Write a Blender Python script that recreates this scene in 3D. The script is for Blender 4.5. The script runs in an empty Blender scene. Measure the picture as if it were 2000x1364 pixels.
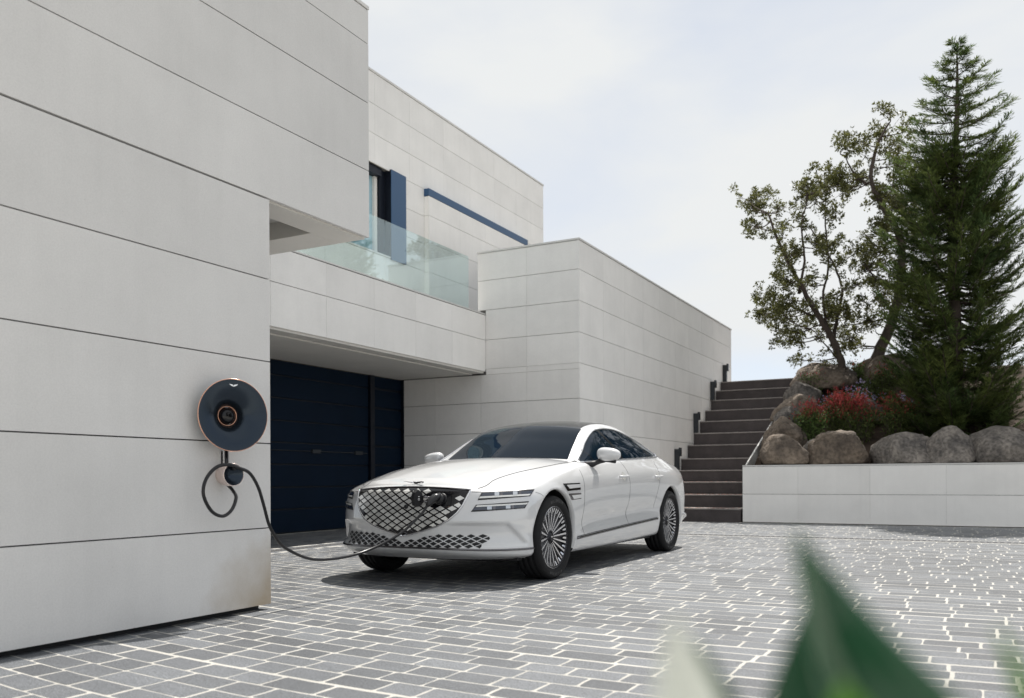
import bpy, bmesh, math, random
import numpy as np
from mathutils import Vector, Matrix, noise as mnoise
from mathutils.bvhtree import BVHTree

# World frame: X = out from the long house walls, Y = along them away from the camera, Z = up (metres).
sc = bpy.context.scene
C = sc.collection
R = math.radians
random.seed(7)

# ------------------------------------------------------------------ camera
CAM_H = 0.845
YAW = R(28.08)
cam_d = bpy.data.cameras.new('camera')
cam = bpy.data.objects.new('camera', cam_d)
C.objects.link(cam)
cam.location = (0, 0, CAM_H)
cam.rotation_mode = 'QUATERNION'
cam.rotation_quaternion = (Matrix.Rotation(YAW, 3, 'Z') @ Matrix.Rotation(R(90), 3, 'X') @ Matrix.Rotation(R(-0.25), 3, 'Z')).to_quaternion()
cam_d.sensor_width = 36
cam_d.lens = 30.6
cam_d.shift_y = 253 / 2000
cam_d.clip_start = 0.05
cam_d.clip_end = 3000
cam_d.dof.use_dof = True
cam_d.dof.focus_distance = 7.4
cam_d.dof.aperture_fstop = 2.6
sc.camera = cam

# ------------------------------------------------------------------ sky and sun
SUN_DIR = Vector((-0.02, 0.53, 1.0)).normalized()
world = bpy.data.worlds.new('World')
sc.world = world
world.use_nodes = True
wn, wl = world.node_tree.nodes, world.node_tree.links
wn.clear()
w_out = wn.new('ShaderNodeOutputWorld')
w_bg = wn.new('ShaderNodeBackground')
w_sky = wn.new('ShaderNodeTexSky')
w_sky.sky_type = 'NISHITA'
w_sky.sun_disc = False
w_sky.sun_elevation = math.asin(SUN_DIR.z)
w_sky.sun_rotation = math.atan2(SUN_DIR.x, SUN_DIR.y)
w_sky.air_density = 0.7
w_sky.dust_density = 0.05
w_sky.ozone_density = 3.0
w_tc = wn.new('ShaderNodeTexCoord')
w_map = wn.new('ShaderNodeMapping')
w_map.inputs['Scale'].default_value = (1.0, 1.0, 2.6)
w_n = wn.new('ShaderNodeTexNoise')
w_n.inputs['Scale'].default_value = 1.7
w_n.inputs['Detail'].default_value = 7
w_n.inputs['Roughness'].default_value = 0.52
w_n.inputs['Distortion'].default_value = 0.25
w_r = wn.new('ShaderNodeMapRange')
w_r.inputs['From Min'].default_value = 0.34
w_r.inputs['From Max'].default_value = 0.70
w_r.inputs['To Min'].default_value = 0.60
w_r.inputs['To Max'].default_value = 1.0
w_mix = wn.new('ShaderNodeMixRGB')
w_mix.inputs['Color2'].default_value = (5.0, 5.1, 5.12, 1)     # thin bright cloud veil, same scale as the sky texture
wl.new(w_tc.outputs['Generated'], w_map.inputs['Vector'])
wl.new(w_map.outputs['Vector'], w_n.inputs['Vector'])
w_sep = wn.new('ShaderNodeSeparateXYZ')
w_add = wn.new('ShaderNodeMath'); w_add.operation = 'MULTIPLY_ADD'; w_add.inputs[1].default_value = 0.22      # the veil thickens overhead
wl.new(w_tc.outputs['Generated'], w_sep.inputs['Vector'])
wl.new(w_sep.outputs['Z'], w_add.inputs[0]); wl.new(w_n.outputs['Fac'], w_add.inputs[2])
wl.new(w_add.outputs[0], w_r.inputs['Value'])
wl.new(w_r.outputs['Result'], w_mix.inputs['Fac'])
wl.new(w_sky.outputs['Color'], w_mix.inputs['Color1'])
wl.new(w_mix.outputs['Color'], w_bg.inputs['Color'])
w_bg.inputs['Strength'].default_value = 0.112
wl.new(w_bg.outputs['Background'], w_out.inputs['Surface'])

sun_d = bpy.data.lights.new('sun', 'SUN')
sun_d.energy = 3.9
sun_d.angle = R(0.53)
sun_d.color = (1.0, 0.955, 0.89)
sun = bpy.data.objects.new('sun', sun_d)
C.objects.link(sun)
sun.rotation_mode = 'QUATERNION'
sun.rotation_quaternion = SUN_DIR.to_track_quat('Z', 'Y')

sc.view_settings.view_transform = 'Standard'
sc.view_settings.look = 'None'
sc.view_settings.gamma = 1
sc.view_settings.use_curve_mapping = False
sc.view_settings.exposure = 0.60

# ------------------------------------------------------------------ materials
MATS = {}
def mat(name, col, rough=0.6, metal=0.0, coat=0.0, spec=0.5, var=0.0, vscale=3.0, bump=0.0, bscale=40.0, rand=0.0, island=0.0, col2=None, stretch=(1, 1, 1), speck=0.0, sscale=200.0, trans=0.0, ior=1.45, alpha=1.0, transl=0.0):
    m = bpy.data.materials.new(name)
    m.use_nodes = True
    nt = m.node_tree
    N, L = nt.nodes, nt.links
    b = N['Principled BSDF']
    b.inputs['Roughness'].default_value = rough
    b.inputs['Metallic'].default_value = metal
    b.inputs['Coat Weight'].default_value = coat
    b.inputs['Coat Roughness'].default_value = 0.03
    b.inputs['Specular IOR Level'].default_value = spec
    b.inputs['IOR'].default_value = ior
    b.inputs['Transmission Weight'].default_value = trans
    b.inputs['Base Color'].default_value = (*col, 1)
    tc = N.new('ShaderNodeTexCoord')
    cur = None
    if var or col2:
        mp = N.new('ShaderNodeMapping')
        mp.inputs['Scale'].default_value = stretch
        L.new(tc.outputs['Object'], mp.inputs['Vector'])
        nz = N.new('ShaderNodeTexNoise')
        nz.inputs['Scale'].default_value = vscale
        nz.inputs['Detail'].default_value = 6
        nz.inputs['Roughness'].default_value = 0.6
        L.new(mp.outputs['Vector'], nz.inputs['Vector'])
        rp = N.new('ShaderNodeMapRange')
        rp.inputs['From Min'].default_value = 0.3
        rp.inputs['From Max'].default_value = 0.7
        L.new(nz.outputs['Fac'], rp.inputs['Value'])
        mx = N.new('ShaderNodeMixRGB')
        c2 = col2 if col2 else tuple(c * (1 - var) for c in col)
        mx.inputs['Color1'].default_value = (*col, 1)
        mx.inputs['Color2'].default_value = (*c2, 1)
        L.new(rp.outputs['Result'], mx.inputs['Fac'])
        cur = mx.outputs['Color']
    if speck:
        n2 = N.new('ShaderNodeTexNoise')
        n2.inputs['Scale'].default_value = sscale
        n2.inputs['Detail'].default_value = 2
        L.new(tc.outputs['Object'], n2.inputs['Vector'])
        r2 = N.new('ShaderNodeMapRange')
        r2.inputs['From Min'].default_value = 0.36
        r2.inputs['From Max'].default_value = 0.64
        r2.inputs['To Min'].default_value = 1 - speck
        r2.inputs['To Max'].default_value = 1 + speck
        L.new(n2.outputs['Fac'], r2.inputs['Value'])
        m2 = N.new('ShaderNodeMixRGB')
        m2.blend_type = 'MULTIPLY'
        m2.inputs['Fac'].default_value = 1
        if cur: L.new(cur, m2.inputs['Color1'])
        else: m2.inputs['Color1'].default_value = (*col, 1)
        L.new(r2.outputs['Result'], m2.inputs['Color2'])
        cur = m2.outputs['Color']
    if rand or island:
        src = None
        if rand:
            src = N.new('ShaderNodeObjectInfo').outputs['Random']
        if island:
            g = N.new('ShaderNodeNewGeometry').outputs['Random Per Island']
            if src:
                ad = N.new('ShaderNodeMath'); ad.operation = 'ADD'
                L.new(src, ad.inputs[0]); L.new(g, ad.inputs[1])
                fr = N.new('ShaderNodeMath'); fr.operation = 'FRACT'
                L.new(ad.outputs[0], fr.inputs[0]); src = fr.outputs[0]
            else:
                src = g
        a = max(rand, island)
        r3 = N.new('ShaderNodeMapRange')
        r3.inputs['To Min'].default_value = 1 - a
        r3.inputs['To Max'].default_value = 1 + a
        L.new(src, r3.inputs['Value'])
        m3 = N.new('ShaderNodeMixRGB')
        m3.blend_type = 'MULTIPLY'
        m3.inputs['Fac'].default_value = 1
        if cur: L.new(cur, m3.inputs['Color1'])
        else: m3.inputs['Color1'].default_value = (*col, 1)
        L.new(r3.outputs['Result'], m3.inputs['Color2'])
        cur = m3.outputs['Color']
    if cur: L.new(cur, b.inputs['Base Color'])
    if bump:
        nb = N.new('ShaderNodeTexNoise')
        nb.inputs['Scale'].default_value = bscale
        nb.inputs['Detail'].default_value = 5
        L.new(tc.outputs['Object'], nb.inputs['Vector'])
        bp = N.new('ShaderNodeBump')
        bp.inputs['Strength'].default_value = bump
        bp.inputs['Distance'].default_value = 0.01 if bscale > 15 else 0.04
        L.new(nb.outputs['Fac'], bp.inputs['Height'])
        L.new(bp.outputs['Normal'], b.inputs['Normal'])
    if transl:
        tl = N.new('ShaderNodeBsdfTranslucent')
        tl.inputs['Color'].default_value = (*[min(1, c * 1.6) for c in col], 1)
        if cur: L.new(cur, tl.inputs['Color'])
        ms = N.new('ShaderNodeMixShader')
        ms.inputs['Fac'].default_value = transl
        L.new(b.outputs['BSDF'], ms.inputs[1]); L.new(tl.outputs['BSDF'], ms.inputs[2])
        L.new(ms.outputs['Shader'], N['Material Output'].inputs['Surface'])
    MATS[name] = m
    return m

def stone_mat(name, col, stain=0.0):
    """honed limestone slab: cloudy tone, faint vertical streaks, fine pits, a little tone change from slab to slab"""
    m = mat(name, col, rough=0.62, spec=0.3, var=0.09, vscale=1.6, bump=0.10, bscale=55, rand=0.035, speck=0.03, sscale=120)
    nt = m.node_tree; N, L = nt.nodes, nt.links
    b = N['Principled BSDF']
    src = b.inputs['Base Color'].links[0].from_socket
    tc = N.new('ShaderNodeTexCoord')
    mp = N.new('ShaderNodeMapping'); mp.inputs['Scale'].default_value = (5, 5, 0.35)
    L.new(tc.outputs['Object'], mp.inputs['Vector'])
    nz = N.new('ShaderNodeTexNoise'); nz.inputs['Scale'].default_value = 2.2; nz.inputs['Detail'].default_value = 5
    L.new(mp.outputs['Vector'], nz.inputs['Vector'])
    r = N.new('ShaderNodeMapRange')
    r.inputs['From Min'].default_value = 0.45; r.inputs['From Max'].default_value = 0.78
    r.inputs['To Min'].default_value = 1.0; r.inputs['To Max'].default_value = 0.97
    L.new(nz.outputs['Fac'], r.inputs['Value'])
    mx = N.new('ShaderNodeMixRGB'); mx.blend_type = 'MULTIPLY'; mx.inputs['Fac'].default_value = 1
    L.new(src, mx.inputs['Color1']); L.new(r.outputs['Result'], mx.inputs['Color2'])
    vo = N.new('ShaderNodeTexVoronoi'); vo.inputs['Scale'].default_value = 26
    L.new(tc.outputs['Object'], vo.inputs['Vector'])
    r2 = N.new('ShaderNodeMapRange')
    r2.inputs['From Min'].default_value = 0.03; r2.inputs['From Max'].default_value = 0.07
    r2.inputs['To Min'].default_value = 0.80; r2.inputs['To Max'].default_value = 1.0
    L.new(vo.outputs['Distance'], r2.inputs['Value'])
    m2 = N.new('ShaderNodeMixRGB'); m2.blend_type = 'MULTIPLY'; m2.inputs['Fac'].default_value = 1
    L.new(mx.outputs['Color'], m2.inputs['Color1']); L.new(r2.outputs['Result'], m2.inputs['Color2'])
    last = m2.outputs['Color']
    if stain:
        # brownish damp stain low down near the wall's free corner
        sx = N.new('ShaderNodeVectorMath'); sx.operation = 'DISTANCE'
        sx.inputs[1].default_value = (-4.06, 4.32, -0.12)
        L.new(tc.outputs['Object'], sx.inputs[0])
        n3 = N.new('ShaderNodeTexNoise'); n3.inputs['Scale'].default_value = 7; n3.inputs['Detail'].default_value = 6
        L.new(tc.outputs['Object'], n3.inputs['Vector'])
        ad = N.new('ShaderNodeMath'); ad.operation = 'MULTIPLY_ADD'; ad.inputs[1].default_value = 0.35
        L.new(n3.outputs['Fac'], ad.inputs[0]); L.new(sx.outputs['Value'], ad.inputs[2])
        r3 = N.new('ShaderNodeMapRange')
        r3.inputs['From Min'].default_value = 0.28; r3.inputs['From Max'].default_value = 0.85
        r3.inputs['To Min'].default_value = stain; r3.inputs['To Max'].default_value = 0.0
        L.new(ad.outputs[0], r3.inputs['Value'])
        m3 = N.new('ShaderNodeMixRGB'); m3.inputs['Color2'].default_value = (0.36, 0.28, 0.18, 1)
        L.new(r3.outputs['Result'], m3.inputs['Fac']); L.new(last, m3.inputs['Color1'])
        last = m3.outputs['Color']
    L.new(last, b.inputs['Base Color'])
    return m

stone_mat('limestone', (0.885, 0.868, 0.842))
stone_mat('limestone_dimmed_stained', (0.67, 0.662, 0.652), stain=0.9)  # darkened likewise for the dimmer light, plus the brown corner stain
stone_mat('limestone_dimmed', (0.67, 0.662, 0.652))  # same limestone, the near wing's dimmer light put into its colour
mat('soffit_render', (0.76, 0.74, 0.70), rough=0.8, var=0.08, vscale=2, bump=0.05)
mat('joint_dark', (0.03, 0.03, 0.032), rough=0.9)
mat('joint_grey', (0.16, 0.155, 0.15), rough=0.9)
mat('coping', (0.68, 0.67, 0.65), rough=0.55, var=0.08, vscale=3)
mat('navy_door', (0.004, 0.013, 0.030), rough=0.55, spec=0.12, var=0.25, vscale=1.5)
mat('navy_dark', (0.003, 0.006, 0.014), rough=0.5)
mat('blue_metal', (0.028, 0.082, 0.175), rough=0.35, metal=0.0, spec=0.5)
mat('steel', (0.55, 0.55, 0.56), rough=0.25, metal=1.0)
mat('dark_metal', (0.035, 0.04, 0.045), rough=0.45, metal=0.3)
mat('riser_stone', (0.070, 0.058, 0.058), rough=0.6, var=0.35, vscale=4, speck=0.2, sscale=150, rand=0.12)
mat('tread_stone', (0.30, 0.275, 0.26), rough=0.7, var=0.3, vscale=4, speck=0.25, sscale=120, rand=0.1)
mat('mortar', (0.52, 0.505, 0.465), rough=0.9, var=0.28, vscale=2.5, speck=0.10, sscale=150)
mat('granite_sett', (0.136, 0.144, 0.156), rough=0.50, spec=0.5, var=0.20, vscale=2.2, speck=0.55, sscale=170, bump=0.25, bscale=150, rand=0.27, island=0.27)
mat('earth', (0.12, 0.10, 0.075), rough=0.95, var=0.4, vscale=1.5)
mat('soil', (0.075, 0.05, 0.034), rough=0.95, var=0.5, vscale=5, bump=0.5, bscale=30)
mat('boulder', (0.24, 0.19, 0.145), rough=0.85, col2=(0.05, 0.04, 0.034), vscale=2.3, bump=1.0, bscale=14, rand=0.15, speck=0.30, sscale=18)
mat('boulder_grey', (0.22, 0.195, 0.17), rough=0.85, col2=(0.045, 0.042, 0.042), vscale=2.8, bump=1.0, bscale=14, rand=0.15, speck=0.30, sscale=20)
mat('bark', (0.11, 0.085, 0.07), rough=0.9, var=0.5, vscale=8, bump=0.7, bscale=30, stretch=(1, 1, 0.3))
mat('conifer_leaf', (0.135, 0.16, 0.042), rough=0.6, spec=0.25, island=0.5, transl=0.45, col2=(0.05, 0.09, 0.035), vscale=1.6)
mat('broad_leaf', (0.125, 0.13, 0.042), rough=0.45, spec=0.4, island=0.5, transl=0.38)
mat('shrub_leaf', (0.085, 0.11, 0.033), rough=0.55, spec=0.3, island=0.5, transl=0.2)
mat('red_leaf', (0.36, 0.07, 0.065), rough=0.5, spec=0.3, island=0.4, transl=0.45)
mat('cover_leaf', (0.09, 0.14, 0.035), rough=0.6, island=0.5, transl=0.2)
mat('lilac_petal', (0.50, 0.44, 0.66), rough=0.7, island=0.25, transl=0.2)
mat('sword_leaf', (0.045, 0.15, 0.08), rough=0.22, spec=0.5, var=0.35, vscale=6, stretch=(1, 1, 0.15), transl=0.30)
mat('sword_leaf_sheen', (0.22, 0.32, 0.22), rough=0.3, var=0.2, vscale=8, transl=0.25)  # lighter green for the sheen painted along the main leaf
mat('sword_leaf_pale', (0.82, 0.84, 0.78), rough=0.35, var=0.1, vscale=6, transl=0.3)
mat('young_leaf', (0.12, 0.30, 0.03), rough=0.4, var=0.25, vscale=8, transl=0.35)
mat('debris', (0.30, 0.13, 0.09), rough=0.9, island=0.5)
# car and charger
mat('white_paint', (0.66, 0.663, 0.67), rough=0.28, spec=0.5, coat=1.0)
MATS['white_paint'].node_tree.nodes['Principled BSDF'].inputs['Coat IOR'].default_value = 1.85
mat('car_glass', (0.003, 0.009, 0.018), rough=0.02, spec=0.16, ior=1.40)
mat('roof_glass', (0.008, 0.009, 0.011), rough=0.12, spec=0.5)
mat('gloss_black', (0.006, 0.006, 0.008), rough=0.12, spec=0.5)
mat('black_plastic', (0.012, 0.012, 0.014), rough=0.5)
mat('rubber', (0.014, 0.014, 0.015), rough=0.75, spec=0.3, bump=0.1, bscale=80)
mat('rubber_letter', (0.10, 0.10, 0.10), rough=0.7)
mat('chrome', (0.78, 0.78, 0.80), rough=0.06, metal=1.0)
mat('dark_chrome', (0.17, 0.165, 0.175), rough=0.12, metal=1.0)
mat('tile_silver', (0.78, 0.775, 0.75), rough=0.25, metal=0.4, island=0.2)
mat('machined', (0.74, 0.74, 0.76), rough=0.22, metal=0.85)
mat('rim_dark', (0.035, 0.035, 0.04), rough=0.3, metal=0.8)
mat('lamp_house', (0.02, 0.028, 0.05), rough=0.06, spec=0.7, coat=1.0)
mat('lamp_strip', (0.80, 0.80, 0.78), rough=0.2, coat=1.0)
mat('lamp_lens', (0.55, 0.58, 0.62), rough=0.08, metal=0.6, coat=1.0)
mat('tail_red', (0.25, 0.01, 0.012), rough=0.1, coat=1.0)
mat('gap_line', (0.05, 0.05, 0.055), rough=0.8)
mat('disc_blue', (0.030, 0.041, 0.056), rough=0.24, metal=0.75, spec=0.5)
mat('copper', (0.80, 0.46, 0.33), rough=0.22, metal=1.0)
mat('pale_metal', (0.80, 0.68, 0.63), rough=0.25, metal=0.8)
mat('bounce_pale', (0.50, 0.48, 0.44), rough=0.95, var=0.3, vscale=3, speck=0.3, sscale=60)  # pale colour for the added bounce sheet
mat('silver', (0.85, 0.85, 0.86), rough=0.2, metal=1.0)
mat('cable_black', (0.010, 0.010, 0.012), rough=0.28, spec=0.5)
mat('white_print', (0.75, 0.75, 0.75), rough=0.6)

def glass_mat(name, tint, f0):
    """thin clear pane: tinted see-through plus a Fresnel (Schlick) mirror that is the same from both sides"""
    m = bpy.data.materials.new(name); m.use_nodes = True
    N, L = m.node_tree.nodes, m.node_tree.links
    N.remove(N['Principled BSDF'])
    tr = N.new('ShaderNodeBsdfTransparent'); tr.inputs['Color'].default_value = (*tint, 1)
    gl = N.new('ShaderNodeBsdfGlossy'); gl.inputs['Roughness'].default_value = 0.0; gl.inputs['Color'].default_value = (0.92, 1.0, 1.0, 1)
    ge = N.new('ShaderNodeNewGeometry')
    dt = N.new('ShaderNodeVectorMath'); dt.operation = 'DOT_PRODUCT'
    L.new(ge.outputs['Normal'], dt.inputs[0]); L.new(ge.outputs['Incoming'], dt.inputs[1])
    ab = N.new('ShaderNodeMath'); ab.operation = 'ABSOLUTE'; L.new(dt.outputs['Value'], ab.inputs[0])
    om = N.new('ShaderNodeMath'); om.operation = 'SUBTRACT'; om.inputs[0].default_value = 1; L.new(ab.outputs[0], om.inputs[1])
    pw = N.new('ShaderNodeMath'); pw.operation = 'POWER'; pw.inputs[1].default_value = 4.0; L.new(om.outputs[0], pw.inputs[0])
    ma = N.new('ShaderNodeMath'); ma.operation = 'MULTIPLY_ADD'; ma.inputs[1].default_value = 1 - f0; ma.inputs[2].default_value = f0; L.new(pw.outputs[0], ma.inputs[0])
    mx = N.new('ShaderNodeMixShader')
    L.new(ma.outputs[0], mx.inputs['Fac']); L.new(tr.outputs['BSDF'], mx.inputs[1]); L.new(gl.outputs['BSDF'], mx.inputs[2])
    L.new(mx.outputs['Shader'], N['Material Output'].inputs['Surface'])
    MATS[name] = m
glass_mat('clear_glass', (0.92, 0.985, 0.985), 0.13)
mat('window_glass', (0.28, 0.45, 0.52), rough=0.02, spec=0.9, ior=1.6)

# ------------------------------------------------------------------ helpers
def link(name, me, m, parent=None, smooth=False):
    o = bpy.data.objects.new(name, me)
    C.objects.link(o)
    if m: me.materials.append(MATS[m])
    if smooth: me.polygons.foreach_set('use_smooth', [True] * len(me.polygons))
    if parent: o.parent = parent
    return o
def mesh(name, V, F, m, parent=None, smooth=False):
    me = bpy.data.meshes.new(name)
    me.from_pydata([tuple(v) for v in V], [], F)
    me.update()
    return link(name, me, m, parent, smooth)
def empty(name, loc=(0, 0, 0), parent=None):
    o = bpy.data.objects.new(name, None); C.objects.link(o); o.location = loc; o.empty_display_size = 0.2
    if parent: o.parent = parent
    return o
def tag(o, label=None, cat=None, group=None, kind=None):
    if label: o['label'] = label
    if cat: o['category'] = cat
    if group: o['group'] = group
    if kind: o['kind'] = kind
    return o
class MB:
    def __init__(s): s.V = []; s.F = []
    def add(s, V, F):
        k = len(s.V); s.V += [tuple(v) for v in V]; s.F += [tuple(i + k for i in f) for f in F]
    def box(s, x0, x1, y0, y1, z0, z1):
        s.add([(x0, y0, z0), (x1, y0, z0), (x1, y1, z0), (x0, y1, z0), (x0, y0, z1), (x1, y0, z1), (x1, y1, z1), (x0, y1, z1)],
              [(0, 3, 2, 1), (4, 5, 6, 7), (0, 1, 5, 4), (1, 2, 6, 5), (2, 3, 7, 6), (3, 0, 4, 7)])
    def tube(s, pts, r, n=8, caps=True, flat=None):
        pts = [Vector(p) for p in pts]; base = len(s.V); prev = None
        for i, p in enumerate(pts):
            t = (pts[min(i + 1, len(pts) - 1)] - pts[max(i - 1, 0)]).normalized()
            if prev is None:
                a = t.cross(Vector((0, 0, 1)))
                if a.length < 1e-3: a = t.cross(Vector((1, 0, 0)))
                a.normalize()
            else:
                a = prev - t * prev.dot(t); a.normalize()
            prev = a; b = t.cross(a)
            rr = r[i] if isinstance(r, (list, tuple)) else r
            for k in range(n):
                w = 2 * math.pi * k / n
                s.V.append(tuple(p + a * (math.cos(w) * rr) + b * (math.sin(w) * rr)))
        for i in range(len(pts) - 1):
            for k in range(n):
                s.F.append((base + i * n + k, base + i * n + (k + 1) % n, base + (i + 1) * n + (k + 1) % n, base + (i + 1) * n + k))
        if caps:
            s.F.append(tuple(base + k for k in range(n))[::-1])
            s.F.append(tuple(base + (len(pts) - 1) * n + k for k in range(n)))
    def build(s, name, m, parent=None, smooth=False):
        return mesh(name, s.V, s.F, m, parent, smooth)
def box(name, m, x0, x1, y0, y1, z0, z1, parent=None, bevel=0.0):
    b = MB(); b.box(x0, x1, y0, y1, z0, z1); o = b.build(name, m, parent)
    if bevel:
        bm = bmesh.new(); bm.from_mesh(o.data)
        bmesh.ops.bevel(bm, geom=bm.edges[:], offset=bevel, segments=2, affect='EDGES', profile=0.6)
        bm.to_mesh(o.data); bm.free()
    return o
def crom(P, n):
    """Catmull-Rom through the rows of P (k, d) -> dense (.., d), n samples per span"""
    P = np.asarray(P, float); k = len(P)
    E = np.vstack([2 * P[0] - P[1], P, 2 * P[-1] - P[-2]])
    out = []
    for i in range(k - 1):
        p0, p1, p2, p3 = E[i], E[i + 1], E[i + 2], E[i + 3]
        for j in range(n):
            t = j / n
            out.append(0.5 * ((2 * p1) + (-p0 + p2) * t + (2 * p0 - 5 * p1 + 4 * p2 - p3) * t * t + (-p0 + 3 * p1 - 3 * p2 + p3) * t ** 3))
    out.append(P[-1])
    return np.array(out)
def dup(o, parent=None, loc=None, rot=None):
    c = o.copy(); C.objects.link(c); c.parent = parent
    if loc is not None: c.location = loc
    if rot is not None: c.rotation_euler = rot
    for ch in list(o.children): dup(ch, c)
    return c
def panel_wall(core, axis, face, out, u0, u1, ucuts, zcuts, thick, gap_z, gap_u, m):
    """stone panels hung on a wall core. axis 'y' = the wall runs along Y with its face at X=face, 'x' = runs along X with its face at Y=face;
    out = +1/-1 side the panels stand on; every panel is its own object under the core."""
    us = [u0] + [u for u in ucuts if u0 + .05 < u < u1 - .05] + [u1]
    for zi in range(len(zcuts) - 1):
        za, zb = zcuts[zi], zcuts[zi + 1]
        for ui in range(len(us) - 1):
            ua, ub = us[ui], us[ui + 1]
            ga = 0 if ui == 0 else gap_u / 2; gb = 0 if ui == len(us) - 2 else gap_u / 2
            lo, hi = sorted((face, face + out * thick))
            j = random.uniform(-.0006, .0006)
            if axis == 'y': b = (lo + j, hi + j, ua + ga, ub - gb, za + gap_z / 2, zb - gap_z / 2)
            else: b = (ua + ga, ub - gb, lo + j, hi + j, za + gap_z / 2, zb - gap_z / 2)
            box('cladding_panel', m, *b, parent=core)
# ================================================================== SETTING
g = MB(); g.add([(-700, -700, -0.05), (700, -700, -0.05), (700, 700, -0.05), (-700, 700, -0.05)], [(0, 1, 2, 3)])
tag(g.build('ground', 'earth'), kind='structure')
gy = mesh('bounce_ground', [(-4.0, -45, -.012), (45, -45, -.012), (45, 16.3, -.012), (-4.0, 16.3, -.012)], [(0, 1, 2, 3)], 'bounce_pale'); tag(gy, kind='structure')  # unseen pale ground added to bounce light onto the shaded walls
box_up = box('hillside', 'earth', -30, 60, 23.9, 140, -0.04, 3.28)
tag(box_up, kind='structure')

# ---- paved driveway: mortar bed, granite setts laid in slightly fanning rows
drive = mesh('driveway', [(-9.6, -4, 0), (9, -4, 0), (9, 16.5, 0), (-9.6, 16.5, 0)], [(0, 1, 2, 3)], 'mortar')
tag(drive, kind='structure')
def row_y(r, x):
    gx = 0.03 * (x + 1) ** 2 if x < 0 else 0.03 + 0.06 * x
    w = min(1, max(0, (10 - r) / 5))
    return r + gx * w
DRAIN_X, DRAIN_Y = -7.35, 12.72
def cam_depth(x, y): return -0.4707 * x + 0.8823 * y
setts = []
rng = random.Random(3)
r = 0.9
while r < 16.6:
    near = max(0.0, 1 - abs(r - 3.3) / 3.5)
    wid = rng.uniform(0.132, 0.158)
    jr = rng.uniform(0.008, 0.012) + (0.013 if rng.random() < 0.14 else 0)
    x = -9.5 + rng.uniform(0, .2)
    while x < 2.2:
        ln = rng.choice((rng.uniform(0.19, 0.25), rng.uniform(0.23, 0.32)))
        jx = rng.uniform(0.009, 0.018)
        xc, yc = x + ln / 2, row_y(r + wid / 2, x + ln / 2)
        ok = cam_depth(xc, yc) > 2.6 and xc > -1.75 * yc - 0.4 and xc < 0.07 * yc + 1.3
        if yc > 16.42 or (xc < -4.16 and yc < 4.15): ok = False
        if xc < -5.75 and yc > 13.35 and xc > -7.6: ok = False
        if xc < -7.5 and yc > 13.35: ok = False
        if abs(xc - DRAIN_X) < 0.075 + ln / 2 and yc < DRAIN_Y: ok = False
        if abs(yc - DRAIN_Y) < 0.075 + wid / 2 and xc > DRAIN_X: ok = False
        if ok:
            j = lambda a: rng.uniform(-a, a)
            c = 0.011
            outl = [(x + c, r + j(.0026)), (x + ln * .5, r + j(.0026)), (x + ln - c, r + j(.0026)), (x + ln + j(.0026), r + c), (x + ln + j(.0035), r + wid * .55), (x + ln + j(.0026), r + wid - c),
                    (x + ln - c, r + wid + j(.0026)), (x + ln * .5, r + wid + j(.0026)), (x + c, r + wid + j(.0026)), (x + j(.0026), r + wid - c), (x + j(.0035), r + wid * .5), (x + j(.0026), r + c)]
            h = 0.0009 + j(.0003); tx, ty = j(.0015), j(.0015)
            n = len(outl)
            bot = [(a, row_y(b, a), -0.004) for a, b in outl]
            cx, cy = sum(p[0] for p in bot) / n, sum(p[1] for p in bot) / n
            mid = [(p[0], p[1], h - .0007 + tx * (p[0] - cx) + ty * (p[1] - cy)) for p in bot]
            top = [(cx + (p[0] - cx) * .965, cy + (p[1] - cy) * .93, h + tx * (p[0] - cx) + ty * (p[1] - cy)) for p in bot]
            V = bot + mid + top
            F = [(i, (i + 1) % n, n + (i + 1) % n, n + i) for i in range(n)] + [(n + i, n + (i + 1) % n, 2 * n + (i + 1) % n, 2 * n + i) for i in range(n)] + [tuple(range(2 * n, 3 * n))]
            dpt = cam_depth(cx, cy); rt = 0.8823 * cx + 0.4707 * cy
            inframe = abs(rt / dpt) < 0.57 and CAM_H / dpt * 1700 + 935 < 1352
            setts.append((dpt if inframe else 99, V, F))
        x += ln + jx
    r += wid + jr
setts.sort(key=lambda s: s[0])
for d, V, F in setts[:300]:
    mesh('sett', V, F, 'granite_sett', drive)
rest = MB()
for d, V, F in setts[300:]: rest.add(V, F)
tag(rest.build('setts_beyond', 'granite_sett', drive), kind='stuff')

# ---- drain channel round the garage court
drain = empty('drain_channel', (DRAIN_X, DRAIN_Y, 0))
tag(drain, 'narrow dark slotted drain grate set flush in the paving', 'drain')
m = MB(); m.box(-0.07, 0.07, -8.5, 0.07, -0.01, 0.0012); m.box(0.07, 14, -0.07, 0.07, -0.01, 0.0012)
m.build('grate', 'joint_dark', drain)
m = MB()
for a, b in ((-.165, -.072), (.072, .165)):
    m.box(a, b, -8.5, -.17, -.01, .0008); m.box(-.16 if a < 0 else .16, 14, a, b, -.01, .0008)
m.build('edging', 'granite_sett', drain)
m = MB()
for i in range(110):
    y = -0.1 - i * 0.075; m.box(-0.055, 0.055, y - .014, y + .014, 0.0012, 0.0022)
for i in range(185):
    x = 0.1 + i * 0.075; m.box(x - .014, x + .014, -0.055, 0.055, 0.0012, 0.0022)
tag(m.build('grate_bars', 'joint_grey', drain), kind='stuff')

# ================================================================== HOUSE
house = empty('modern_house', (-8, 10, 0))
tag(house, 'modern flat roofed house clad in pale limestone with terrace and garage', 'house')
H0 = Vector((-8, 10, 0))
def hb(name, m, x0, x1, y0, y1, z0, z1, parent=None, bevel=0):
    o = box(name, m, x0, x1, y0, y1, z0, z1, parent=parent or house, bevel=bevel)
    if (parent or house) is house: o.matrix_parent_inverse = Matrix.Translation(-H0)
    return o
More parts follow.
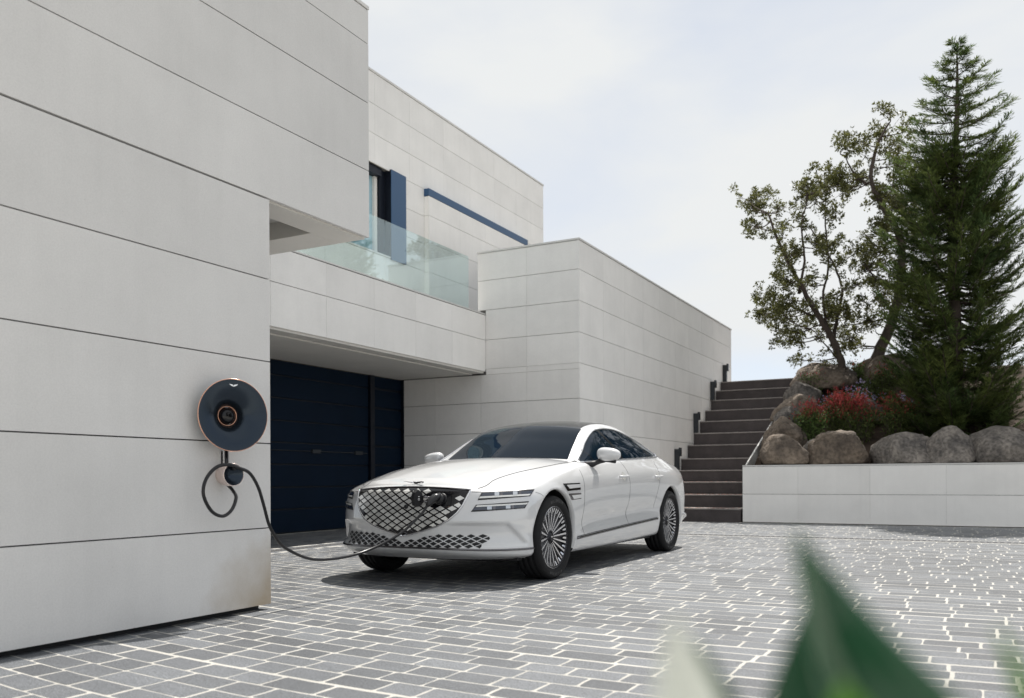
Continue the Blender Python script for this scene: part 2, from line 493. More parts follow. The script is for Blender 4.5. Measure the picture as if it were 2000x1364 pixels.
# near wing: ground floor wall and the upper storey that juts past it
cw = hb('front_wall', 'joint_dark', -8.2, -4.095, -2.5, 4.262, 0.033, 2.655)
panel_wall(cw, 'y', -4.095, 1, -2.5, 4.27, [], [0.033, 0.531, 1.080, 1.613, 2.150, 2.672], 0.03, 0.0075, 0.004, 'limestone_dimmed_stained')
hb('wall_base', 'joint_dark', -8.2, -4.135, -2.5, 4.23, -0.02, 0.033)
cu = hb('upper_storey', 'joint_dark', -8.2, -4.095, -2.5, 5.322, 2.84, 4.40)
panel_wall(cu, 'y', -4.095, 1, -2.5, 5.33, [], [2.678, 3.186, 3.700, 4.148, 4.407], 0.03, 0.0075, 0.004, 'limestone_dimmed')
hb('roof_coping', 'coping', -8.2, -4.06, -2.5, 5.335, 4.412, 4.437)
hb('soffit', 'coping', -8.2, -4.34, 4.275, 5.03, 2.80, 2.83, )
for y0, y1, x0, x1 in ((4.275, 5.325, -4.35, -4.105), (5.0, 5.325, -8.2, -4.354)):
    hb('soffit_border', 'soffit_render', x0, x1, y0, y1, 2.672, 2.838)
# terrace parapet and slab over the garage court
cp = hb('terrace_parapet', 'joint_dark', -7.95, -7.71, 5.5, 13.40, 2.76, 3.745)
panel_wall(cp, 'y', -7.71, 1, 5.5, 13.414, [6.0, 7.03, 8.08, 9.13, 10.18, 11.24, 12.3], [2.742, 3.30, 3.745], 0.03, 0.009, 0.003, 'limestone')
hb('parapet_coping', 'coping', -7.97, -7.675, 5.5, 13.41, 3.752, 3.772)
hb('terrace_slab', 'soffit_render', -9.52, -7.955, 5.5, 13.41, 2.70, 3.30)
hb('slab_edge', 'soffit_render', -7.95, -7.715, 5.5, 13.412, 2.715, 2.755)
# wing beside the stairs
cb = hb('stair_wing', 'joint_grey', -7.80, -5.90, 13.45, 23.69, -0.02, 4.85)
zc = [0.0, 0.55, 1.10, 1.65, 2.19, 2.785, 3.305, 3.835, 4.36, 4.85]
panel_wall(cb, 'x', 13.45, -1, -9.46, -5.868, [-8.75, -7.78, -6.86], [z for z in zc if z <= 2.2] + [2.69], 0.03, 0.008, 0.003, 'limestone')
panel_wall(cb, 'x', 13.45, -1, -7.672, -5.868, [-6.86], [2.785, 3.305, 3.835], 0.03, 0.008, 0.003, 'limestone')
hb('cladding_infill', 'limestone', -7.95, -7.676, 13.42, 13.449, 2.79, 3.74)
panel_wall(cb, 'x', 13.45, -1, -7.83, -5.868, [-6.86], [3.835, 4.36, 4.85], 0.03, 0.008, 0.003, 'limestone')
panel_wall(cb, 'x', 13.45, -1, -7.672, -5.868, [-6.86], [2.69, 2.785], 0.03, 0.0, 0.003, 'limestone')
panel_wall(cb, 'y', -5.90, 1, 13.452, 23.70, [14.5 + 1.05 * i for i in range(9)], zc, 0.03, 0.008, 0.003, 'limestone')
hb('recess_wall', 'joint_grey', -9.50, -7.81, 13.452, 14.2, -0.02, 3.2)
hb('wing_coping', 'coping', -7.845, -5.855, 13.405, 23.71, 4.853, 4.882)
# garage
gd = hb('garage_door', 'navy_dark', -9.75, -9.53, 5.5, 13.44, -0.02, 2.695)
box('door_stop', 'navy_dark', -9.53, -9.44, 13.402, 13.419, 0.0, 2.694, parent=gd)
zs = [0.012, 0.379, 0.726, 1.082, 1.422, 1.761, 2.109, 2.457, 2.69]
for i in range(8):
    box('door_slat', 'navy_door', -9.53, -9.495, 5.6, 12.40, zs[i] + .011, zs[i + 1] - .011, parent=gd, bevel=0.006)
    box('side_slat', 'navy_door', -9.53, -9.497, 12.56, 13.40, zs[i] + .03, zs[i + 1] - .008, parent=gd, bevel=0.006)
box('door_jamb', 'navy_dark', -9.53, -9.455, 12.42, 12.54, 0.012, 2.69, parent=gd)
m = MB(); m.tube([(-9.48, 5.7, 1.30), (-9.48, 12.35, 1.30)], 0.008, 6); m.box(-9.495, -9.462, 10.9, 11.1, 1.27, 1.33); m.box(-9.495, -9.462, 12.0, 12.2, 1.27, 1.33)
m.build('pull_bar', 'dark_metal', gd)
# upper floor set back behind the terrace
ub = hb('upper_wall', 'joint_grey', -13, -9.52, 5.5, 19.49, 3.31, 4.89)
hb('upper_wall_core', 'joint_grey', -13, -9.521, 5.5, 19.49, 6.52, 8.12)
hb('upper_wall_pier', 'joint_grey', -13, -9.522, 13.545, 19.49, 4.891, 6.519)
uc = [6.0, 7.05, 8.1, 9.15, 10.2, 11.25, 12.62, 13.7, 14.9, 15.95, 17.0, 18.05]
panel_wall(ub, 'y', -9.52, 1, 5.5, 19.5, uc, [3.31, 3.86, 4.38, 4.895], 0.03, 0.008, 0.003, 'limestone')
panel_wall(ub, 'y', -9.52, 1, 5.5, 19.5, uc, [6.505, 7.03, 7.56, 8.12], 0.03, 0.008, 0.003, 'limestone')
panel_wall(ub, 'y', -9.52, 1, 13.55, 14.19, [], [4.895, 5.43, 5.97, 6.505], 0.03, 0.008, 0.003, 'limestone')
panel_wall(ub, 'y', -9.52, 1, 18.42, 19.5, [], [4.895, 5.43, 5.97, 6.505], 0.03, 0.008, 0.003, 'limestone')
hb('upper_coping', 'coping', -13, -9.475, 5.5, 19.515, 8.125, 8.16)
pj = hb('projecting_bay', 'joint_grey', -9.53, -9.40, 14.215, 18.40, 3.40, 6.36)
pz = [3.4, 3.8, 4.34, 4.87, 5.45, 5.975, 6.355]
panel_wall(pj, 'y', -9.40, 1, 14.19, 18.41, [15.35, 16.4, 17.45], pz, 0.025, 0.008, 0.003, 'limestone')
for i in range(len(pz) - 1):
    box('cladding_panel', 'limestone', -9.488, -9.403, 14.192, 14.214, pz[i] + .004, pz[i + 1] - .004, parent=pj)
box('blue_band', 'blue_metal', -9.487, -9.372, 14.185, 18.42, 6.362, 6.50, parent=pj)
wi = hb('terrace_window', 'navy_dark', -9.74, -9.60, 12.90, 13.06, 4.90, 6.50)
tag(wi)
box('window_glass', 'window_glass', -9.70, -9.69, 8.2, 12.90, 4.93, 6.36, parent=wi)
box('window_head', 'navy_dark', -9.735, -9.55, 8.2, 12.898, 6.362, 6.50, parent=wi)
box('window_jamb', 'soffit_render', -9.735, -9.64, 12.80, 12.88, 4.93, 6.358, parent=wi)
box('mullion', 'navy_dark', -9.72, -9.64, 10.7, 10.8, 4.93, 6.36, parent=wi)
box('fin', 'navy_dark', -9.60, -9.462, 13.065, 13.53, 4.88, 6.53, parent=wi)
box('blue_fin_face', 'blue_metal', -9.460, -9.452, 13.062, 13.533, 4.878, 6.532, parent=wi)
box('window_sill', 'coping', -9.60, -9.47, 8.2, 13.06, 4.897, 4.925, parent=wi)
gb = hb('glass_balustrade', 'steel', -7.86, -7.80, 5.6, 13.10, 3.772, 3.80)
for y0, y1 in ((5.7, 8.20), (8.215, 10.64), (10.655, 13.08)):
    box('glass_pane', 'clear_glass', -7.836, -7.824, y0, y1, 3.80, 4.73, parent=gb)
for y in (8.9, 9.9, 11.4, 12.4):
    m = MB(); m.tube([(-7.80, y, 3.80), (-7.79, y, 3.80)], 0.02, 10); m.build('clamp_bolt', 'chrome', gb)

# ================================================================== STAIRS, GARDEN WALL
stz = [0.26, 0.51, 0.76, 1.01, 1.277, 1.595, 1.89, 2.20, 2.495, 2.785, 3.065, 3.335]
sty = [16.43, 17.10, 17.77, 18.45, 19.10, 19.60, 20.10, 20.62, 21.10, 21.62, 22.08, 22.56]
stairs = empty('garden_staircase', (-4.87, 16.4, 0))
tag(stairs, 'flight of wide dark brown stone garden steps beside the house', 'staircase')
S0 = Matrix.Translation((4.87, -16.4, 0))
for k in range(12):
    y1 = sty[k + 1] - .002 if k < 11 else 23.88
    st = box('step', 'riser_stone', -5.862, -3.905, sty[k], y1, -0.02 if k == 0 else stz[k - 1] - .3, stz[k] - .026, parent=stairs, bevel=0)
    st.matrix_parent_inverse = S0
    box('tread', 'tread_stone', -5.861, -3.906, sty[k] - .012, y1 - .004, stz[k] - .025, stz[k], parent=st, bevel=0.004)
m = MB(); rg = random.Random(5)
for i in range(900):
    k = rg.choice((0, 0, 1, 1, 1, 2)); x = rg.uniform(-5.8, -3.95); y = rg.uniform(sty[k] - .005, sty[k] + .3); z = stz[k]
    a = rg.uniform(0, 6.28); s = rg.uniform(.006, .016); c_, s_ = math.cos(a) * s, math.sin(a) * s
    t = rg.uniform(0.002, .014)
    m.add([(x - c_, y - s_, z + .001), (x + s_ * .5, y - c_ * .5, z + t), (x + c_, y + s_, z + .002), (x - s_ * .5, y + c_ * .5, z + .001)], [(0, 1, 2, 3)])
o = m.build('fallen_leaves', 'debris'); tag(o, 'small dry reddish leaves scattered on the lowest dark steps', 'leaves', kind='stuff')

gw = empty('garden_wall', (-3.87, 16.45, 0))
tag(gw, 'low pale limestone retaining wall in front of the rock garden', 'wall')
gc = box('wall_core', 'joint_grey', 0.0, 13, 0.03, 0.34, -0.02, 1.045, parent=gw)
us = [0, 1.0, 2.22, 3.42, 4.62, 5.82, 7.02, 8.22, 9.42, 13]
panel_wall(gc, 'x', 0.03, -1, 0.0, 13, us[1:-1], [0.012, 0.535, 1.048], 0.03, 0.007, 0.002, 'limestone')
box('wall_coping', 'coping', -0.002, 13, -0.004, 0.35, 1.05, 1.074, parent=gw)
sl = MB(); sl.add([(-.028, .36, -.02), (-.028, 5.9, -.02), (-.028, 5.9, 3.28), (-.028, .36, 1.10), (0, .36, -.02), (0, 5.9, -.02), (0, 5.9, 3.28), (0, .36, 1.10)],
                  [(0, 1, 2, 3), (7, 6, 5, 4), (3, 2, 6, 7), (0, 3, 7, 4), (1, 5, 6, 2), (0, 4, 5, 1)])
sl.build('stair_stringer', 'coping', gw)
# sloping planting bank
def bank_z(x, y):
    z = 1.0 + 0.5 * max(0, min(y, 21.7) - 17.25)
    return z + 0.09 * mnoise.noise(Vector((x * 1.1, y * 1.1, 3.0))) * min(1, max(0, (y - 16.9)))
xs = np.linspace(-3.86, 14, 90); ys = np.linspace(16.82, 24.1, 44)
V = [(x, y, bank_z(x, y)) for y in ys for x in xs]
F = [(j * 90 + i, j * 90 + i + 1, (j + 1) * 90 + i + 1, (j + 1) * 90 + i) for j in range(43) for i in range(89)]
tag(mesh('soil_bank', V, F, 'soil', None, True), kind='structure')

# ---- step lights against the stair wing
proto = None
for (y, z, where) in ((18.64, 1.02, 'lowest of the row, just behind the car'), (20.12, 1.90, 'second of the row up the stairs'), (21.60, 2.79, 'third of the row up the stairs'), (22.82, 3.34, 'topmost of the row beside the last step')):
    if proto is None:
        lt = empty('step_light', (-5.80, y, z))
        box('post', 'dark_metal', -.065, .030, -.045, .05, 0, 0.46, parent=lt, bevel=.004)
        hd = box('lamp_head', 'dark_metal', .030, .075, -.05, .055, 0.30, 0.49, parent=lt, bevel=.006)
        box('lamp_glass', 'gloss_black', .0752, .078, -.032, .037, 0.33, 0.44, parent=hd)
        proto = lt
    else:
        lt = dup(proto, None, (-5.80, y, z))
    tag(lt, 'small dark metal step light, ' + where, 'step light', 'step lights along the stairs')
# ================================================================== ROCKS AND PLANTS
def boulder(cx, cy, z0, sx, sy, sz, seed, m, label, e=0.74, rot=0.0):
    bm = bmesh.new(); bmesh.ops.create_icosphere(bm, subdivisions=4, radius=1)
    off = Vector((seed * 3.7, seed * 1.3, seed * 2.1))
    rg = random.Random(seed)
    cuts = []
    for _ in range(10):
        nv = Vector((rg.uniform(-1, 1), rg.uniform(-1, 1), rg.uniform(-.2, 1))).normalized(); cuts.append((nv, rg.uniform(.62, .9)))
    for v in bm.verts:
        p = v.co.copy()
        q = Vector([math.copysign(abs(c) ** e, c) for c in p])
        q *= 1 + 0.20 * mnoise.noise(p * 0.9 + off) + 0.11 * mnoise.noise(p * 2.2 + off) + 0.035 * mnoise.noise(p * 6 + off)
        q *= 1 - 0.13 * max(0, .34 - abs(mnoise.noise(p * 1.7 + off * 2))) - 0.10 * max(0, .25 - abs(mnoise.noise(p * 4.1 + off)))
        for nv, d in cuts:
            k = q.dot(nv)
            if k > d: q -= nv * (k - d) * 0.93
        q += p * (0.05 * mnoise.noise(p * 5 + off) + 0.035 * mnoise.noise(p * 11 + off) + 0.018 * mnoise.noise(p * 22 + off))
        if q.z < -0.55: q.z = -0.55 - (q.z + .55) * -.2
        v.co = Vector((q.x * sx * 1.10, q.y * sy * 1.1, q.z * sz * 1.12))
    zmin = min(v.co.z for v in bm.verts); zmax = max(v.co.z for v in bm.verts)
    me = bpy.data.meshes.new('boulder'); bm.to_mesh(me); bm.free()
    o = link('boulder', me, m, None, True)
    o.location = (cx, cy, z0 - zmin * (1)); o.rotation_euler = (0, 0, rot)
    tag(o, label, 'boulder', 'boulders of the rock garden')
    return o
boulder(-3.30, 17.02, 1.06, .50, .42, .36, 1, 'boulder', 'rounded brown boulder at the stair end of the wall top row')
boulder(-2.27, 17.10, 1.06, .56, .42, .37, 2, 'boulder', 'broad domed brown boulder, second along the wall from the stairs')
boulder(-1.19, 17.10, 1.06, .54, .42, .34, 13, 'boulder_grey', 'squarish cracked boulder in the middle of the wall top row', .52)
boulder(-.40, 17.04, 1.06, .40, .38, .37, 4, 'boulder_grey', 'dark upright boulder with pale lichen on the wall top', .58)
boulder(.55, 17.12, 1.06, .66, .45, .36, 5, 'boulder_grey', 'wide smooth grey boulder below the conifer')
boulder(-3.40, 17.85, 1.40, .40, .36, .36, 6, 'boulder', 'pointed brown boulder leaning over the lower stair edge')
boulder(-3.45, 18.45, 1.75, .32, .34, .30, 7, 'boulder_grey', 'small grey boulder wedged above the stair edge')
boulder(-3.34, 19.2, 2.02, .50, .40, .34, 8, 'boulder', 'flat topped tan boulder beside the middle steps')
boulder(-3.42, 20.0, 2.45, .38, .36, .30, 9, 'boulder_grey', 'pale grey boulder with white streaks beside the upper steps')
boulder(-3.05, 20.9, 2.80, .66, .5, .40, 10, 'boulder', 'large tan boulder at the head of the bank by the top step')
boulder(-1.92, 21.4, 2.98, .56, .5, .36, 11, 'boulder', 'tan boulder behind the thick leaning trunk')
boulder(-1.05, 21.5, 2.98, .60, .5, .34, 12, 'boulder_grey', 'grey boulder half hidden behind the conifer on the bank top')
boulder(-2.75, 17.35, 1.12, .22, .22, .26, 14, 'boulder_grey', 'small stone jammed between two wall top boulders')
boulder(-1.95, 19.1, 1.95, .34, .3, .26, 15, 'boulder_grey', 'low grey stone lying behind the red shrubs')
boulder(-3.10, 18.0, 1.45, .2, .2, .2, 16, 'boulder', 'fist shaped brown stone beside the leaning boulder')

def leaf_quad(mb, p, d, up, ln, w, bend=0.0):
    """one leaf: a folded diamond of two triangles"""
    s = d.cross(up)
    if s.length < 1e-4: s = d.cross(Vector((1, 0, 0)))
    s.normalize(); nn = s.cross(d)
    a = p; b = p + d * ln * .45 + s * w * .5 + nn * bend * ln; c = p + d * ln; e = p + d * ln * .45 - s * w * .5 + nn * bend * ln
    k = len(mb.V); mb.V += [tuple(a), tuple(b), tuple(c), tuple(e)]; mb.F.append((k, k + 1, k + 2, k + 3))
def rvec(rg, zb=0.0):
    while True:
        v = Vector((rg.uniform(-1, 1), rg.uniform(-1, 1), rg.uniform(-1, 1)))
        if 0.05 < v.length < 1: v.normalize(); v.z += zb; return v.normalized()

RIGHT = Vector((0.8823, 0.4707, 0)); DEEP = Vector((-0.4707, 0.8823, 0))
def broad_tree(name, base, limbs, clumps, label, seed, leaf=(.055, .085), per=46):
    rg = random.Random(seed)
    root = empty(name, base); tag(root, label, 'tree')
    pt = lambda q, dz=0: RIGHT * q[0] + DEEP * dz + Vector((0, 0, q[1] - base[2]))
    wood = MB(); skel = []
    for pts, r0, r1, dd in limbs:
        P = [pt(q, dd * i / max(1, len(pts) - 1)) for i, q in enumerate(pts)]
        P = [Vector(v) for v in crom([tuple(p) for p in P], 5)]
        P = [p + Vector((rg.uniform(-.015, .015), rg.uniform(-.015, .015), 0)) for p in P]
        n = len(P); wood.tube(P, [r0 + (r1 - r0) * (i / (n - 1)) ** .8 for i in range(n)], 8)
        skel += [(p, r0 + (r1 - r0) * i / (n - 1)) for i, p in enumerate(P) if i > 3]
    leaves = MB()
    clumps = list(clumps) + [(c[0] + rg.gauss(0, .2), c[1] + rg.gauss(0, .18)) for c in clumps if rg.random() < .55]
    for q in clumps:
        cp = pt(q, rg.uniform(-.75, .75))
        near = min(skel, key=lambda s: (s[0] - cp).length + (0.6 if s[0].z > cp.z else 0))[0]
        mid = near.lerp(cp, .5) + Vector((rg.uniform(-.1, .1), rg.uniform(-.1, .1), -.06))
        wood.tube([Vector(v) for v in crom([tuple(near), tuple(mid), tuple(cp)], 4)], [.017 - .0015 * i for i in range(9)], 5)
        for _ in range(rg.randint(6, 9)):
            sp = cp + Vector((rg.gauss(0, .16), rg.gauss(0, .22), rg.gauss(0, .14)))
            wood.tube([cp.lerp(near, .15), cp.lerp(sp, .6) + Vector((0, 0, -.015)), sp], [.006, .004, .003], 4)
            for k in range(rg.randint(9, 13)):
                tp = sp + rvec(rg, .35) * rg.uniform(.02, .12)
                for _ in range(rg.randint(3, 6)):
                    d = (rvec(rg, .25) + (tp - sp).normalized() * .6).normalized()
                    leaf_quad(leaves, tp + d * .01, d, rvec(rg), rg.uniform(*leaf), rg.uniform(.024, .036), rg.uniform(-.08, .12))
    wood.build('trunk', 'bark', root, True)
    leaves.build('crown', 'broad_leaf', root)
    return root
T1C = [(-1.67, 7.16), (-2.03, 7.11), (-2.13, 6.4), (-1.57, 6.86), (-1.57, 6.14), (-1.06, 7.26), (-0.6, 7.31), (-0.75, 6.95), (-0.95, 6.5), (-1.16, 6.09), (-0.29, 7.41), (-0.24, 6.75), (-0.19, 6.19), (-1.41, 5.68), (-1.77, 4.92), (-1.46, 5.12), (-0.8, 5.32), (-0.39, 5.68), (-0.75, 6.04), (0.01, 6.29), (0.01, 5.06), (-0.29, 4.71), (-0.75, 4.61), (-1.21, 4.61), (-1.57, 4.51), (0.22, 5.88), (-1.58, 4.53), (-1.37, 4.15), (-1.16, 3.98), (-1.5, 4.62), (-0.65, 4.44), (-0.39, 4.23), (-1.03, 4.32), (-0.69, 3.57), (-0.14, 4.57), (-0.01, 3.72), (0.03, 3.42)]
T2C = [(-0.67, 8.15), (-0.31, 8.4), (-0.1, 8.14), (-0.72, 7.84), (0.05, 7.78), (0.31, 8.97), (0.57, 8.81), (0.26, 8.56), (-0.2, 7.68), (-0.46, 7.48), (-0.1, 6.39), (0.31, 6.49), (0.0, 5.52), (0.26, 5.21), (-0.1, 4.85), (0.31, 5.98), (0.62, 8.09), (0.36, 7.37), (0.21, 7.16), (0.72, 8.5), (0.83, 7.68), (0.83, 6.85), (-0.58, 4.48), (-0.2, 4.35), (-0.41, 4.09), (-0.02, 4.6), (-0.24, 3.92), (1.0, 8.2), (1.05, 7.3), (.95, 6.3), (.6, 5.8), (.9, 5.2), (.5, 6.9), (.55, 4.9), (1.1, 6.8), (.45, 7.9), (.15, 5.9)]
broad_tree('leafy_tree', (-2.615, 20.9, 2.7),
           [([(0.02, 2.7), (0, 3.01), (-0.17, 3.54), (-0.37, 4.0), (-0.7, 4.47), (-1.02, 4.99), (-1.39, 5.63), (-1.68, 6.21), (-1.85, 6.67)], .115, .018, -.5),
            ([(-0.29, 3.83), (-0.12, 4.46), (0.06, 5.16), (-0.12, 5.85), (-0.58, 6.67)], .05, .014, .6), ([(-0.7, 4.47), (-1.04, 4.7), (-1.62, 5.05)], .035, .012, .4),
            ([(-0.17, 3.54), (-0.58, 3.89), (-0.87, 4.12)], .02, .008, -.4), ([(-1.02, 4.99), (-.95, 5.7), (-1.05, 6.4), (-.95, 7.1)], .035, .012, -.4), ([(-.37, 4.0), (-.45, 4.9), (-.3, 5.7), (-.35, 6.6), (-.3, 7.2)], .035, .012, .3)],
           T1C, 'slender open crowned tree leaning towards the stairs from the rocky bank', 21)
broad_tree('leafy_tree', (-2.13, 21.3, 2.8),
           [([(-0.08, 2.8), (-0.04, 3.09), (0.23, 3.79), (0.5, 4.49), (0.67, 5.43), (0.62, 6.25), (0.23, 6.95), (-0.04, 7.48), (0.06, 8.24), (0.32, 8.77)], .17, .02, -.3),
            ([(-0.04, 7.48), (-0.29, 7.78), (-0.47, 8.24)], .04, .012, .2), ([(0.62, 6.25), (0.29, 6.13), (0.06, 6.49)], .04, .012, .4), ([(0.67, 5.2), (0.18, 5.2), (-0.18, 5.55)], .05, .014, -.3), ([(0.5, 4.49), (.1, 4.4), (-.4, 4.35)], .03, .012, .3), ([(.23, 6.95), (.6, 7.4), (.75, 8.2)], .035, .012, .4)],
           T2C, 'thick trunked tree standing half behind the tall conifer', 22)

def conifer(base, height, prof, label, seed, nbr=330, lean=0.0):
    rg = random.Random(seed)
    root = empty('conifer_tree', base); tag(root, label, 'tree')
    wood = MB(); fol = MB()
    zt = lambda t: Vector((lean * t * t + .03 * math.sin(t * 9), .03 * math.cos(t * 7), t * height))
    wood.tube([zt(i / 14) for i in range(15)], [.15 * (1 - i / 14) ** .9 + .008 for i in range(15)], 9)
    ntop = nbr // 5
    for i in range(nbr + ntop):
        top = i >= nbr
        if top: t = .56 + .435 * (((i - nbr) + rg.random()) / ntop) ** .9
        else: t = .012 + .72 * ((i + rg.random()) / nbr) ** 1.22
        L = np.interp(t, [p[0] for p in prof], [p[1] for p in prof]) * (rg.uniform(.62, 1.12) if top else rg.uniform(.60, 1.14) * (1 - .25 * max(0, t - .55) / .17))
        az = (i * 2.39996 + rg.uniform(-.4, .4)) if top else rg.uniform(0, 2 * math.pi)
        h = Vector((math.cos(az), math.sin(az), 0))
        el = R(rg.uniform(6, 17)) if top else R(rg.uniform(-6, 16))
        up = rg.uniform(.0, .10) if top else rg.uniform(.10, .26)
        p0 = zt(t)
        n = 7; P = []
        for k in range(n):
            q = k / (n - 1)
            P.append(p0 + h * (L * q * math.cos(el)) + Vector((0, 0, L * (math.sin(el) * q - .16 * math.sin(q * 3.1) * (1 if t < .75 else .3) + up * q ** 3))))
        wood.tube(P, [.020 * (1 - .85 * k / (n - 1)) * (0.4 + .6 * min(1, L)) for k in range(n)], 4, caps=False)
        side = h.cross(Vector((0, 0, 1)))
        nt = int((30 if top else 34) * L) + 10
        for k in range(nt):
            q = .18 + .82 * (k + rg.random()) / nt
            f = q * (n - 1); a = min(n - 2, int(f)); p = P[a].lerp(P[a + 1], f - a); ax = (P[a + 1] - P[a]).normalized()
            sg = rg.choice((-1, 1))
            d = (ax * rg.uniform(.55, 1.0) + side * sg * rg.uniform(.25, .95) + Vector((0, 0, rg.uniform(-.18, .30)))).normalized()
            tl = (.30 * (1 - .55 * q) + .05) * rg.uniform(.6, 1.1) * min(1, .45 + L * .6) * (.62 if top else 1)
            m_ = max(5, int(tl / .022))
            for e in range(m_):
                w = (e + .5) / m_
                pp = p + d * tl * w + Vector((0, 0, -.04 * w * w))
                s2 = d.cross(Vector((0, 0, 1))).normalized() * (1 if e % 2 else -1)
                dd = (d * .9 + s2 * rg.uniform(.25, .6) + Vector((0, 0, rg.uniform(-.25, .3)))).normalized()
                leaf_quad(fol, pp, dd, Vector((rg.uniform(-.5, .5), rg.uniform(-.5, .5), 1)), rg.uniform(.08, .15), rg.uniform(.012, .021), rg.uniform(-.05, .1))
    wood.build('trunk', 'bark', root, True)
    fol.build('crown', 'conifer_leaf', root)
    return root
PROF = [(0, 1.0), (.1, 1.27), (.3, 1.27), (.5, 1.25), (.64, 1.22), (.70, 1.16), (.77, 1.02), (.85, .82), (.91, .52), (.97, .22), (1, .06)]
conifer((-.36, 18.6, 1.35), 7.80, PROF, 'tall dark green conifer with feathery drooping branches on the bank', 31, 400, .05)
conifer((2.45, 21.0, 2.6), 7.2, PROF, 'second conifer standing further back at the right of the tall one', 32, 300)

def shrub(x, y, z, w, h, label, seed, red=0.4, n=3400, green='shrub_leaf', grp='red tipped shrubs behind the boulders'):
    rg = random.Random(seed)
    root = empty('red_tipped_shrub', (x, y, z)); tag(root, label, 'shrub', grp)
    st = MB(); gl = MB(); rl = MB()
    tips = []
    for i in range(26):
        a = rg.uniform(0, 6.28); rr = w * math.sqrt(rg.random()) * .9
        tip = Vector((math.cos(a) * rr, math.sin(a) * rr * .8, h * (1 - .45 * (rr / w) ** 2) * rg.uniform(.78, 1.05)))
        b0 = Vector((tip.x * .25, tip.y * .25, 0)); md = b0.lerp(tip, .5) + Vector((0, 0, .08))
        st.tube([b0, md, tip], [.008, .006, .003], 4); tips.append((b0, md, tip))
    for i in range(n):
        b0, md, tip = rg.choice(tips)
        q = rg.random() ** .7
        p = (b0.lerp(md, q * 2) if q < .5 else md.lerp(tip, q * 2 - 1)) + Vector((rg.gauss(0, .07), rg.gauss(0, .07), rg.gauss(0, .05)))
        isred = (p.z / h) > (1 - red) + rg.gauss(0, .15)
        d = rvec(rg, .8 if isred else -.05)
        leaf_quad(rl if isred else gl, p, d, rvec(rg), rg.uniform(.04, .085) * (1.25 if isred else 1), rg.uniform(.014, .024), rg.uniform(-.1, .1))
    st.build('stems', 'bark', root); gl.build('green_foliage', green, root)
    if rl.V: rl.build('red_foliage', 'red_leaf', root)
    return root
shrub(-2.88, 18.0, 1.50, .34, .86, 'yellow green shrub with red shoots beside the leaning boulder', 41, .22, green='cover_leaf')
shrub(-2.45, 18.45, 1.65, .40, .92, 'bright red topped shrub behind the domed boulder', 42, .32)
shrub(-2.02, 18.25, 1.55, .40, .90, 'bushy shrub with a scarlet crown, second from the stairs', 43, .30)
shrub(-1.35, 18.25, 1.55, .42, .90, 'dark green shrub with dull red tips beside the conifer', 44, .26)
shrub(-2.55, 19.5, 2.15, .32, .50, 'dense green shrub below the leaning tree', 45, .0, 2200, grp='low green shrubs on the bank')
shrub(-1.75, 20.2, 2.45, .42, .75, 'dark bushy shrub at the foot of the thick trunk', 46, .0, 3000, grp='low green shrubs on the bank')
shrub(-3.20, 20.5, 2.75, .28, .45, 'sunlit yellow green shrub on top of the tan boulder', 47, .0, 1600, green='cover_leaf', grp='low green shrubs on the bank')
shrub(-2.35, 21.2, 2.95, .26, .50, 'light leafy sprig between the two tree trunks', 48, .0, 1200, green='cover_leaf', grp='low green shrubs on the bank')
# flowering ground cover on the upper bank
rg = random.Random(9); lv = MB(); fl = MB()
for i in range(5200):
    x = rg.uniform(-3.2, -1.0); y = rg.uniform(18.9, 21.2); z = bank_z(x, y)
    if mnoise.noise(Vector((x * 1.6, y * 1.6, 8))) < -.15: continue
    p = Vector((x, y, z + rg.uniform(.0, .14)))
    leaf_quad(lv, p, rvec(rg, .6), rvec(rg), rg.uniform(.04, .08), .022, .05)
    if i % 6 == 0 and y > 19.6:
        q = p + Vector((0, 0, .09))
        for k in range(4): leaf_quad(fl, q, rvec(rg, .5), rvec(rg), .035, .028, .05)
o = lv.build('ground_cover', 'cover_leaf'); tag(o, 'low green ground cover spreading over the upper bank', 'ground cover', kind='stuff')
o = fl.build('lilac_flowers', 'lilac_petal'); tag(o, 'pale lilac flowers scattered through the ground cover', 'flowers', kind='stuff')

# ---- sword leaved plant right in front of the camera (out of focus)
plant = empty('sword_leaf_plant', tuple(RIGHT * .154 + DEEP * .322))
tag(plant, 'blurred sword leaved garden plant close in front of the driveway', 'plant')
def sword(name, base, mid, tip, w, m, fold=.25, twist=0.0, bend=0.0):
    b_, m_, t_ = np.array(base, float), np.array(mid, float), np.array(tip, float)
    pts = [(b_ + (m_ - b_) * i / 10, w * .5) for i in range(10)] + [(m_ + (t_ - m_) * i / 24 + np.array((0, 0, 0)), w * .5 * (1 - (i / 24) ** 1.15) + .0004) for i in range(25)]
    n = len(pts); V = []
    sd = RIGHT * math.cos(twist) + DEEP * math.sin(twist); fd = -DEEP * math.cos(twist) + RIGHT * math.sin(twist)
    for p, ww in pts:
        p = Vector(p) + sd * (bend * math.sin(math.pi * min(1, max(0, (p[2] - m_[2]) / max(.001, t_[2] - m_[2])))))
        for s in (-1, -.75, -.5, -.25, -.06, 0, .06, .25, .5, .75, 1): V.append(p + sd * (ww * s) + fd * (ww * fold * abs(s) ** 1.4 - (.0012 if abs(s) < .03 else 0)))
    F = [(i * 11 + k, i * 11 + k + 1, (i + 1) * 11 + k + 1, (i + 1) * 11 + k) for i in range(n - 1) for k in range(10)]
    o = mesh(name, V, F, m, plant, True)
    md = o.modifiers.new('thickness', 'SOLIDIFY'); md.thickness = .0015
    return o
def rel(r, d, z): return tuple(RIGHT * r + DEEP * d + Vector((0, 0, z)))
